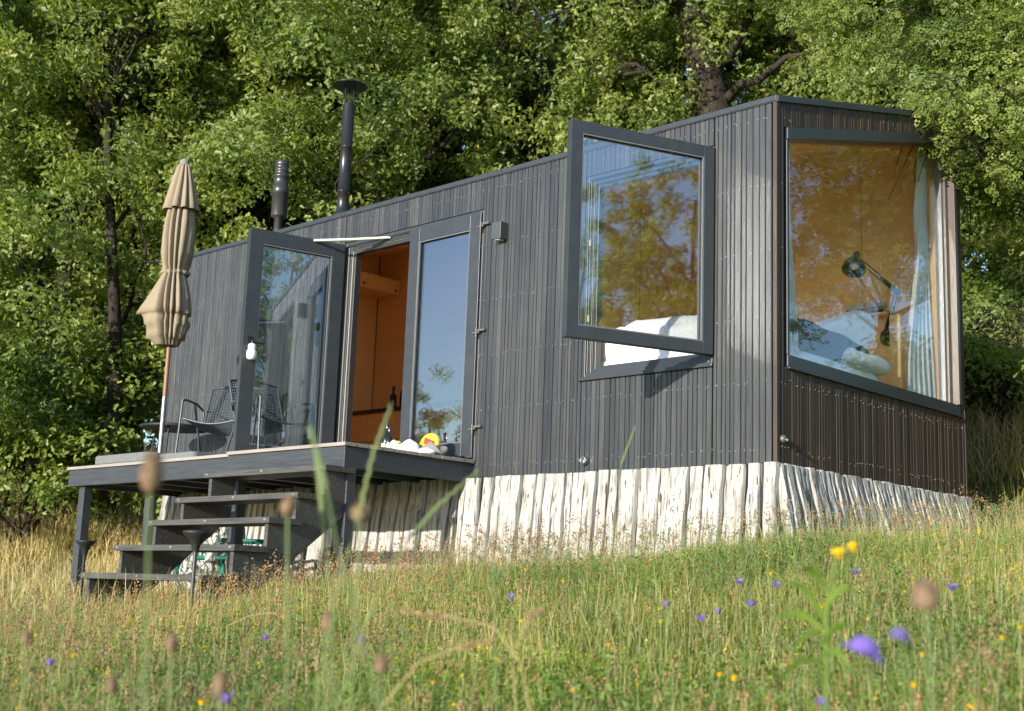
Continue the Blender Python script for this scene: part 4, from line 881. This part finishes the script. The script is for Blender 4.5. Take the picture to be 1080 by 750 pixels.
# trees outside the frame that the panes mirror
for i, (x, y, k, sc) in enumerate(((17, 3, 0, .8), (19, 6.5, 2, .85), (14, 13.5, 1, .8), (22, 15, 3, .9), (9.5, 20, 2, .9), (25, 1, 1, .9))):
    tree(SPM, (x, y, g1(x, y)-.1), i*1.1, sc, 'tree right of the picture, seen only mirrored in the panes', 'trees mirrored in the end window and the sash')
for i, (x, y) in enumerate(((-46, -38), (-52, -44), (-40, -46), (-58, -36), (-36, -52), (-64, -46), (-50, -56), (-44, -60))):
    x *= .68; y *= .68; tree(TMK[i % 4], (x, y, g1(x, y)-1), i, .95, 'distant tree mirrored low in the closed glass door', 'distant trees mirrored in the door')
# bushes
def bush(px, d, h, rad, seed, label, mtl='leaf2', nc=70, per=90, ls=.10, name='bush'):
    p = AT(px, d); tm, V, F = tree_meshes(seed, h, rad, .05, .15, nclump=nc, per=per, lsize=ls, low=True, clr=(.22, .42)); tree((tm, npmesh('crown', V, F, M[mtl])), p, seed, 1, label, name=name, cat='bush')
bush(15, 17.5, 3.0, 1.5, 201, 'light green bush at the far left above the dry grass'); bush(75, 18.2, 2.6, 1.3, 202, 'light green bush left of the deck corner')
bush(-40, 18, 3.2, 1.5, 204, 'bush outside the left edge'.replace('outside', 'cut by'))
bush(1033, 17.2, .9, .42, 205, 'small bright green sapling on the bank right of the cabin', nc=26, per=60, ls=.11, name='sapling'); bush(1052, 18.4, 1.5, .4, 206, 'taller thin sapling at the top of the grassy bank', nc=14, per=60, ls=.12, name='sapling')
bush(1110, 19, 2.2, 1.3, 207, 'bush at the right edge on top of the bank')
bush(1225, 11.8, 1.5, .7, 208, 'bush just past the right edge of the photo, shading the foot of the bank')
for i, (px, d, s_) in enumerate(((1030, 15.2, .8), (1062, 14.6, .9), (1078, 16.4, .9))): bush(px, d, s_, .5, 230+i, ['low weedy shrub at the foot of the bank, nearest the cabin', 'low weedy shrub in the middle of the shaded bank', 'low weedy shrub on the shaded bank at the right edge'][i], 'leaf', nc=24, per=70, ls=.07)

# ------------------------------------------------------------------ grass
NSEG = 3
def blades(n, pos, hgt, wid, seed, bend=.5, droop=0):
    r = np.random.default_rng(seed); a = r.uniform(0, 2*PI, n); la = r.uniform(0, 2*PI, n); b = bend*r.random(n)**1.3+.05
    D = np.stack([np.cos(la), np.sin(la), np.zeros(n)], 1); Wd = np.stack([np.cos(a), np.sin(a), np.zeros(n)], 1)
    V = np.empty((n, 2*NSEG+1, 3)); 
    for i in range(NSEG):
        t_ = i/NSEG; c = pos+D*(b*hgt*t_**2)[:, None]; c[:, 2] += hgt*t_*(1-.35*b*t_); w = (wid*(1-.55*t_)/2)[:, None]*Wd; V[:, 2*i] = c-w; V[:, 2*i+1] = c+w
    c = pos+D*(b*hgt)[:, None]; c[:, 2] += hgt*(1-.35*b-droop); V[:, -1] = c
    F = []
    for i in range(NSEG-1): F.append((2*i, 2*i+1, 2*i+3, 2*i+2))
    q = 2*(NSEG-1); F.append((q, q+1, q+2, q+2))
    base = (np.arange(n)*(2*NSEG+1))[:, None]
    Fq = (base[:, :, None]+np.array(F[:-1])[None]).reshape(-1, 4); Ft = (base[:, :, None]+np.array([(q, q+1, q+2)])[None]).reshape(-1, 3)
    V = V.reshape(-1, 3)
    # all triangles
    T = np.concatenate([Fq[:, [0, 1, 2]], Fq[:, [0, 2, 3]], Ft]); 
    # keep islands together: fine, island = connectivity
    return V, T, c
def wedge(n, d0, d1, seed, px0=-260, px1=1340, power=1.0):
    """random ground positions inside the view wedge between two distances"""
    r = np.random.default_rng(seed); az = np.interp(r.random(n), [0, 1], [0, 1]); px = px0+(px1-px0)*az
    d = np.sqrt(d0**2+(d1**2-d0**2)*r.random(n)**power)
    dx = (px-540)/CF; # direction in plan
    f_ = CR.T @ np.array([0, 0, -1.0]); f_[2] = 0; f_ /= np.linalg.norm(f_); s_ = np.array([-f_[1], f_[0], 0])*-1
    dirv = f_[None]+s_[None]*dx[:, None]; dirv /= np.linalg.norm(dirv, axis=1, keepdims=True)
    x = CP[0]+dirv[:, 0]*d; y = CP[1]+dirv[:, 1]*d; return x, y
def outside(x, y):
    k = ~((x > -7.35) & (x < -.02) & (y > .0) & (y < 2.9)); k &= ~((x > -7.35) & (x < -2.8) & (y > -.02) & (y < 2.9)); return k
def pn(x, y, s, o=0): return .5+.5*np.sin(x*s+1.3*np.sin(y*s*.7+o)+o)*np.cos(y*s*1.13+1.1*np.sin(x*s*.6-o))
def lawn(name, parts, material, label, cat='grass'):
    Vs = []; Fs = []; b = 0
    for (V, F) in parts: Vs.append(V); Fs.append(F+b); b += len(V)
    o = link(name, npmesh(name, np.concatenate(Vs), np.concatenate(Fs), material)); tag(o, label, cat, kind='stuff'); return o
def field(n, d0, d1, seed, h0, h1, w, keep, bend=.6, **kw):
    x, y = wedge(n, d0, d1, seed, **kw); r = np.random.default_rng(seed+1); k = outside(x, y) & (r.random(n) < keep(x, y)); x = x[k]; y = y[k]
    m = len(x); z = gz(x, y)-.02; patch = .65+.7*pn(x, y, 1.9, seed); h = (h0+(h1-h0)*r.random(m)**1.6)*patch
    under = (x > -7.1) & (x < -2.8) & (y > -1.35); h = np.where(under, h*.55, h)
    return blades(m, np.stack([x, y, z], 1), h, w*r.uniform(.7, 1.3, m), seed+2, bend)
one = lambda x, y: np.ones(len(x))
dryzone = lambda x, y: np.clip((-(x+5.5)-.35*(y+6))/3, 0, 1)*np.clip((y+3.2+.2*x*0)/2.5+.0, 0, 1)      # golden field left of the deck
def dz_(x, y): return 1/(1+np.exp(-(np.hypot(x-CP[0], y-CP[1])-13.4)*1.5))*(x < -4)
bank = lambda x, y: 1/(1+np.exp(-(y-3.6)*2.0))*(x > -6)
g_near = field(66000, .9, 4.2, 1, .05, .23, .0032, one, 1.1, px0=-500, px1=1600)
g_mid = field(165000, 4.0, 8.5, 2, .04, .19, .0038, one, 1.1)
g_far = field(110000, 8.3, 14, 3, .03, .13, .005, lambda x, y: 1-.85*dz_(x, y)-.5*bank(x, y)*(1-dz_(x, y)))
g_bk = field(50000, 11, 24, 4, .08, .3, .011, lambda x, y: .35+0*x)
lawn('meadow_grass', [g[:2] for g in (g_near, g_mid, g_far, g_bk)], M['grass'], 'green meadow grass covering the slope below the cabin')
pd_ = lambda x, y: .10+.6*pn(x, y, .9, 2)**2
d1_ = field(14000, 1.0, 4.5, 11, .08, .30, .0022, pd_, 1.2); d2_ = field(46000, 4.2, 9, 12, .06, .26, .0026, pd_, 1.2); d3_ = field(46000, 8.5, 14.5, 13, .08, .34, .005, lambda x, y: np.maximum(pd_(x, y)*.8, bank(x, y)*.3), 1.0)
lawn('dry_grass', [g[:2] for g in (d1_, d2_, d3_)], M['dry'], 'dry straw-coloured stalks mixed through the meadow')
t1_ = field(150000, 11.5, 30, 21, .14, .52, .009, lambda x, y: dz_(x, y)*(.35+.65*pn(x, y, .8, 4)), 1.2, px0=-260, px1=420); t2_ = field(50000, 12.5, 24, 22, .15, .45, .010, lambda x, y: bank(x, y)*(y > 4.6)*.9, 1.2, px0=900, px1=1340)
lawn('golden_grass', [t1_[:2], t2_[:2]], M['tan'], 'tall golden dry grass in the field behind the deck and on the bank')
# seed heads: small panicles on top of stalks
def seedfield(name, n, d0, d1, seed, h0, h1, size, material, label, keep, count=9, stalkmat='dry', cat='seed heads', shape=(1, .5, .5), spread=1.15):
    x, y = wedge(n, d0, d1, seed); r = np.random.default_rng(seed+1); k = outside(x, y) & (r.random(n) < keep(x, y)) & ~((x > -7.3) & (x < -2.2) & (y > -3.6)); x = x[k]; y = y[k]; m = len(x); z = gz(x, y)-.02; h = r.uniform(h0, h1, m)
    V, T, tip = blades(m, np.stack([x, y, z], 1), h, np.full(m, .0026), seed+2, .25)
    c = np.repeat(tip, count, 0); off = r.normal(size=(m*count, 3))*np.array([.45, .45, 1.0])*size*spread; P = c+off; P[:, 2] -= size*spread*.8
    nr = r.normal(size=(len(P), 3)); nr /= np.linalg.norm(nr, axis=1, keepdims=True); X, Y = frames(nr, r.uniform(0, 6.28, len(P)))
    tv = np.array([(1, 0, 0), (-1, 0, 0), (0, .55, 0), (0, -.55, 0), (0, 0, .5), (0, 0, -.5)], float)*.5; tf = np.array([(0, 2, 4), (2, 1, 4), (1, 3, 4), (3, 0, 4), (2, 0, 5), (1, 2, 5), (3, 1, 5), (0, 3, 5)])
    V2, F2 = scatter_template(P, X, Y, nr, size*r.uniform(.6, 1.4, len(P)), tv, tf)
    VV = np.concatenate([V, V2]); FF = np.concatenate([T, F2+len(V)]); mi = np.concatenate([np.zeros(len(T), int), np.ones(len(F2), int)])
    o = link(name, npmesh(name, VV, FF, [M[stalkmat], M[material]], mi)); tag(o, label, cat, kind='stuff')
seedfield('seed_heads', 14000, 2.6, 13, 41, .12, .34, .0115, 'seed', 'brown seed heads on thin stalks all through the meadow', lambda x, y: .1+.7*pn(x, y, 1.1, 1)**1.5)
seedfield('tall_seed_heads', 900, 5.0, 10.5, 71, .18, .42, .014, 'seed', 'tall brown-headed stalks standing in front of the pale log skirt', lambda x, y: (x < .3)*.9+.15, count=12, spread=1.5)
seedfield('reddish_panicles', 7000, 2.4, 9.5, 81, .14, .36, .0065, 'sorrel', 'loose reddish-brown panicles scattered over the meadow', lambda x, y: pn(x, y, .8, 5)**1.5, count=16, spread=4.5)
seedfield('tiny_yellow_florets', 1500, 2.4, 11, 91, .14, .30, .010, 'petal', 'tiny pale yellow florets scattered over the meadow', lambda x, y: pn(x, y, .9, 2), count=2, stalkmat='grass', spread=1.2, cat='florets')
seedfield('green_seed_heads', 6000, 2.4, 12, 51, .12, .33, .0105, 'stalk', 'green budding stalks in the meadow', one, stalkmat='grass')
# broad little leaves
def herbs(n, d0, d1, seed, size, keep, per=9):
    x, y = wedge(n, d0, d1, seed); r = np.random.default_rng(seed+1); k = outside(x, y) & (r.random(n) < keep(x, y)); x = x[k]; y = y[k]; z = gz(x, y); m = len(x)
    c = np.repeat(np.stack([x, y, z], 1), per, 0); P = c+r.normal(size=(m*per, 3))*np.array([.05, .05, .0])+np.stack([0*c[:, 0], 0*c[:, 0], r.uniform(.01, .16, m*per)], 1)
    nr = r.normal(size=(m*per, 3))*.6+np.array([0, 0, .8]); nr /= np.linalg.norm(nr, axis=1, keepdims=True); X, Y = frames(nr, r.uniform(0, 6.28, m*per)); return scatter_template(P, X, Y, nr, size*r.uniform(.5, 1.4, m*per), LEAF_V, LEAF_F)
h1 = herbs(4500, 1.8, 5, 61, .026, lambda x, y: pn(x, y, 1.7, 3)**2); h2 = herbs(9000, 3.6, 7.4, 62, .024, lambda x, y: pn(x, y, 1.4, 3)**2*(.25+.75*pn(x, y, .5, 7)))
lawn('low_herbs', [h1, h2], M['forb'], 'small broad-leaved herbs growing low between the grass', 'herbs')

# ------------------------------------------------------------------ flowers one can count
def flower_proto(kind, label, h, group):
    t_ = thing('wildflower', (0, 0, 0), label, 'flower', group); WT[t_.name] = Vector((0, 0, 0))
    f = MB(); f.tube([(0, 0, -.03), (.01, 0, h*.5), (0, .01, h)], .0016, 5); f.build('stem', M['stalk'], t_)
    f = MB()
    if kind == 'violet':
        for k in range(5):
            a = 2*PI*k/5; c, s_ = math.cos(a), math.sin(a); P_ = lambda r_, w_, z_: (r_*c-w_*s_, .01+r_*s_+w_*c, h+z_)
            f.add([P_(.002, 0, 0), P_(.008, .006, .008), P_(.014, .006, .018), P_(.021, 0, .022), P_(.014, -.006, .018), P_(.008, -.006, .008)], [(0, 1, 2, 3, 4, 5)], 0, True)
    else:
        for ring_ in range(2):
            for k in range(9):
                a = 2*PI*k/9+ring_*.3; c, s_ = math.cos(a), math.sin(a); L_ = .013-.004*ring_; P_ = lambda r_, w_, z_: (r_*c-w_*s_, .01+r_*s_+w_*c, h+z_)
                f.add([P_(.001, 0, 0), P_(L_*.6, .0028, .003), P_(L_, 0, .005+.002*ring_), P_(L_*.6, -.0028, .003)], [(0, 1, 2, 3)], 0, True)
        f.lathe([(.001, -.004), (.005, -.001), (.005, .004), (.001, .006)], 8, c=(0, .01, h))
    f.build('petals', M['violet' if kind == 'violet' else 'petal'], t_); return t_
GV = 'small violet bellflowers dotted in the meadow'; GY = 'small yellow flowers dotted in the meadow'
vspots = [(757, 648), (786, 640), (703, 640), (390, 679), (288, 675), (268, 740), (47, 703), (545, 632), (894, 605), (1003, 622), (805, 618), (758, 655), (785, 615)]
yspots = [(560, 655), (485, 680), (440, 645), (145, 655), (218, 640), (807, 605), (1065, 661), (1000, 576), (1011, 612), (1058, 615), (1016, 630), (1050, 580), (905, 652), (765, 710), (740, 708), (690, 655), (640, 680), (520, 690), (330, 700), (100, 690), (982, 690), (880, 640), (845, 700), (560, 600), (1075, 640), (1030, 670), (615, 725), (940, 720), (460, 720), (203, 740), (35, 670), (600, 612), (1026, 560)]
def spot(px, py, hh):
    """where a flower of that height stands on the slope so that the view ray meets its head"""
    d = ray(px, py); d = d/math.hypot(d[0], d[1]); k = np.arange(1.5, 14, .05); X_ = CP[0]+d[0]*k; Y_ = CP[1]+d[1]*k; Z_ = CP[2]+d[2]*k; e = gz(X_, Y_)+hh-Z_; i = np.argmax(e > 0)
    return (X_[i], Y_[i], Z_[i]-hh)
for kind, spots, lab, grp in (('violet', vspots, 'small violet bellflower standing in the meadow grass', GV), ('yellow', yspots, 'small yellow flower standing in the meadow grass', GY)):
    hs = (.26, .34); protos = [flower_proto(kind, lab, h, grp) for h in hs]
    for i, (px, py) in enumerate(spots):
        j = i % 2; o = protos[j] if i < 2 else copy_tree(protos[j]); o.location = spot(px, py, hs[j]); o.rotation_euler = (random.uniform(-.2, .2), random.uniform(-.2, .2), i*1.3); s_ = random.uniform(.7, 1.2) ; o.scale = (s_, s_, 1)

# foreground, out of focus
def fg(name, px, py, d, label, cat):
    p = at(px, py, d); return thing(name, (p.x, p.y, g1(p.x, p.y)), label, cat), p
def stemto(t_, p, dx=0, r=.0018, mtl='stalk', base=None):
    b = Vector((p.x+dx, p.y+dx*.5, g1(p.x, p.y)-.03)) if base is None else base
    f = MB(); f.tube([b, b.lerp(p, .5)+Vector((.01, .01, .0)), p], [r*1.3, r*1.1, r*.8], 6); f.build('stem', M[mtl], t_)
def plantain(px, py, d, w, h, label, dx=0, tilt=0):
    t_, p = fg('ribwort', px, py, d, label, 'seed head'); stemto(t_, p-Vector((0, 0, h*.5)), dx)
    f = MB(); f.lathe([(w*.15, -h*.5), (w*.42, -h*.38), (w*.5, -h*.15), (w*.46, h*.12), (w*.3, h*.36), (w*.08, h*.5)], 14, T=Matrix.Translation(p) @ Matrix.Rotation(tilt, 4, 'Y'), fn=lambda r_, z, a: r_*(1+.12*math.sin(a*5+z*900))); f.build('head', M['head'], t_, recalc=True)
    f = MB(); rs = random.Random(int(px))
    for k in range(170):
        z_ = rs.uniform(-.48, .5)*h; a = rs.uniform(0, 6.283); rr = w*.46*math.sqrt(max(.02, 1-(z_/(h*.52))**2)); q = Vector((math.cos(a)*rr, math.sin(a)*rr, z_)); e = q*1.0+Vector((math.cos(a), math.sin(a), .5))*w*rs.uniform(.08, .22); M_ = Matrix.Translation(p) @ Matrix.Rotation(tilt, 4, 'Y'); f.tube([M_ @ (q*.9), M_ @ e], [w*.035, w*.012], 4, cap=False)
    f.build('bristles', M['head'], t_)
plantain(160, 498, 1.55, .024, .046, 'large blurred tan seed head in front of the left end of the deck', .02)
plantain(304, 533, 1.9, .020, .030, 'blurred tan seed head in front of the stair treads', .02, .4)
plantain(380, 541, 2.1, .030, .028, 'wide blurred brown seed head in front of the shaded logs', -.02, .2)
plantain(521, 576, 3.0, .012, .022, 'small brown seed head before the first sunlit logs', .01)
plantain(976, 628, 1.5, .026, .034, 'dark brown blurred seed head at the right, above the violet bellflowers')
plantain(232, 722, 1.8, .018, .030, 'blurred brown seed head low at the bottom left'); plantain(118, 722, 2.0, .015, .024, 'small blurred brown seed head at the bottom far left')
plantain(402, 700, 1.7, .017, .024, 'blurred brown seed head low beside the green stalk'); plantain(181, 678, 2.2, .016, .026, 'blurred seed head in the grass below the stairs')
plantain(28, 672, 2.2, .014, .022, 'blurred seed head at the far left edge of the meadow'); plantain(345, 655, 2.1, .016, .03, 'pale brown seed head right below the stair lamp')
# couch-grass spikes
def spike(pts, d, label, tl):
    P_ = [at(px, py, d) for px, py in pts]; b = Vector((P_[0].x, P_[0].y, g1(P_[0].x, P_[0].y)-.02)); t_ = thing('grass_stalk', b, label, 'grass stalk')
    f = MB(); pth = [b]+P_; f.tube(pth, [.0016]+[.0013]*(len(P_)-1)+[.0007], 6); f.build('stem', M['stalk'], t_)
    f = MB(); a, c = P_[-1-tl], P_[-1]; n = 17
    seg = P_[-1-tl:]
    for i in range(n):
        u = i/(n-1)*(len(seg)-1); j = min(int(u), len(seg)-2); q = seg[j].lerp(seg[j+1], u-j); dr = (seg[j+1]-seg[j]).normalized(); sd = dr.cross(Vector((CR[2][0], CR[2][1], CR[2][2]))).normalized()*(1 if i % 2 else -1)
        s_ = .0085*(1-.45*i/n); f.tube([q, q+dr*s_*.7+sd*s_*.28, q+dr*s_*1.7+sd*s_*.22, q+dr*s_*2.4+sd*s_*.3], [.0009, .0017, .0013, .0003], 5)
    f.build('spike', M['stalk'], t_)
spike([(402, 760), (376, 650), (358, 590), (345, 520), (328, 455)], 1.7, 'tall pale green couch-grass spike leaning left in front of the deck corner post', 1)
spike([(352, 745), (350, 640), (342, 560), (333, 480)], 1.95, 'shorter pale green couch-grass spike just behind the taller one', 1)
spike([(330, 760), (352, 640), (378, 545), (393, 480), (411, 432)], 2.0, 'pale green spike leaning right across the end of the deck', 2)
spike([(355, 745), (400, 620), (430, 570), (460, 535), (500, 500)], 2.2, 'pale green spike leaning far right across the shaded logs', 2)
spike([(655, 690), (650, 560), (655, 490), (669, 452)], 4.2, 'thin grass spike rising in front of the long facade below the window', 1)
# large bellflowers
def bell(px, py, d, s, label, lean):
    t_, p = fg('bellflower', px, py, d, label, 'flower'); stemto(t_, p+Vector((0, 0, .0)), lean, .0016, 'forb')
    ax_ = (Vector(CR[2])*-.05+Vector(CR[0])*-.35+Vector((0, 0, -.85))).normalized(); T_ = Matrix.Translation(p) @ ax_.to_track_quat('Z', 'Y').to_matrix().to_4x4()
    f = MB(); n = 40; vs = []; prof = [(.15, -.1), (.5, .1), (.62, .45), (.75, .8), (1.0, 1.0)]
    for i, (r_, z_) in enumerate(prof):
        for k in range(n):
            a = 2*PI*k/n; pet = abs(math.cos(a*2.5)); rr = r_*s*(1 if i < 3 else (.84+.22*pet if i == 3 else .62+.62*pet**1.3)); vs.append(T_ @ Vector((rr*math.cos(a), rr*math.sin(a), z_*s*.7)))
    f.add(vs, [(i*n+k, i*n+(k+1) % n, (i+1)*n+(k+1) % n, (i+1)*n+k) for i in range(len(prof)-1) for k in range(n)], 0, True); f.build('petals', M['violet'], t_)
    f = MB(); f.lathe([(.001, -.35*s), (.16*s, -.25*s), (.2*s, -.05*s)], 8, T=T_); f.build('calyx', M['forb'], t_)
bell(916, 674, 1.75, .029, 'large violet bellflower in the right foreground', .01); bell(951, 665, 1.45, .012, 'smaller blurred violet bellflower right behind the large one', -.01); bell(868, 737, 1.7, .008, 'violet flower bud at the bottom edge below the bellflowers', 0)
# yellow composite with leafy stem
t_, p = fg('yellow_flower', 884, 583, 2.3, 'leafy plant with two yellow flower heads in the right foreground', 'flower')
base = at(868, 700, 2.3); base = Vector((base.x, base.y, g1(base.x, base.y)-.02))
f = MB(); p2 = at(899, 576, 2.32); pa = at(872, 650, 2.3); f.tube([base, pa, at(876, 615, 2.3), p], [.004, .0034, .003, .002], 6); f.tube([at(876, 615, 2.3), at(892, 598, 2.31), p2], [.0025, .002, .0018], 6); f.build('stem', M['forb'], t_)
for q_, sc in ((p, .014), (p2, .010)):
    f = MB(); T_ = Matrix.Translation(q_) @ Matrix.Rotation(.5, 4, 'X')
    for k in range(16):
        a = 2*PI*k/16; c, s_ = math.cos(a), math.sin(a); P_ = lambda r_, w_, z_: T_ @ Vector((r_*c-w_*s_, r_*s_+w_*c, z_))
        f.add([P_(.002, 0, 0), P_(sc*.6, .003, .004), P_(sc, 0, .003), P_(sc*.6, -.003, .004)], [(0, 1, 2, 3)], 0, True)
    f.lathe([(.002, -.012), (.006, -.008), (.006, .004), (.001, .007)], 10, T=T_); f.build('flower_head', M['petal'], t_)
f = MB()
def leafstrip(f, a, b, w, sag=.01, mi=0):
    a = Vector(a); b = Vector(b); d_ = (b-a); sd = d_.cross(Vector(CR[2])).normalized(); n = 7; vs = []
    for i in range(n+1):
        u = i/n; c = a.lerp(b, u)+Vector((0, 0, sag*math.sin(PI*u)*2)); ww = w*math.sin(PI*min(1, u*.85+.12))*(1.15 if i % 2 else .8); vs += [c-sd*ww, c+Vector((0, 0, -.002)), c+sd*ww]
    f.add(vs, [(i*3+j, i*3+j+1, (i+1)*3+j+1, (i+1)*3+j) for i in range(n) for j in range(2)], mi, True)
for (a, b) in (((870, 655), (830, 615)), ((871, 640), (905, 628)), ((868, 665), (815, 655)), ((867, 680), (905, 665)), ((870, 625), (842, 603)), ((866, 700), (820, 720)), ((867, 690), (900, 712)), ((868, 672), (835, 690))): leafstrip(f, at(*a, 2.3), at(*b, 2.25), .0065)
f.build('leaves', M['forb'], t_)
# arched dry stalks at the lower centre
for i, (pts, d) in enumerate((([(395, 755), (440, 700), (485, 682), (520, 675)], 2.4), ([(560, 760), (550, 700), (520, 660), (470, 650), (420, 645)], 2.6), ([(545, 755), (540, 690), (560, 650), (575, 640)], 2.5), ([(240, 660), (262, 650), (285, 646), (305, 650)], 4.6))):
    P_ = [at(px, py, d) for px, py in pts]; b = Vector((P_[0].x, P_[0].y, g1(P_[0].x, P_[0].y)-.02)); t_ = thing('dry_stalk', b, ['dry stalk arching right at the bottom centre', 'dry stalk arching left over the lower centre of the meadow', 'short dry stalk bending right near the bottom centre', 'pale dry stalk bent over in front of the stair foot'][i], 'grass stalk')
    f = MB(); f.tube([b]+P_, [.0018]*len(P_)+[.0008], 5); f.build('stem', M['dry'], t_)
    f = MB()
    for k in range(30):
        q_ = P_[-2].lerp(P_[-1], (k+.5)/30)+Vector((random.uniform(-1, 1), random.uniform(-1, 1), random.uniform(-1, 1)))*.004; f.lathe([(.0006, -.004), (.0022, 0), (.0006, .004)], 6, c=tuple(q_))
    f.build('seeds', M['seed'], t_)
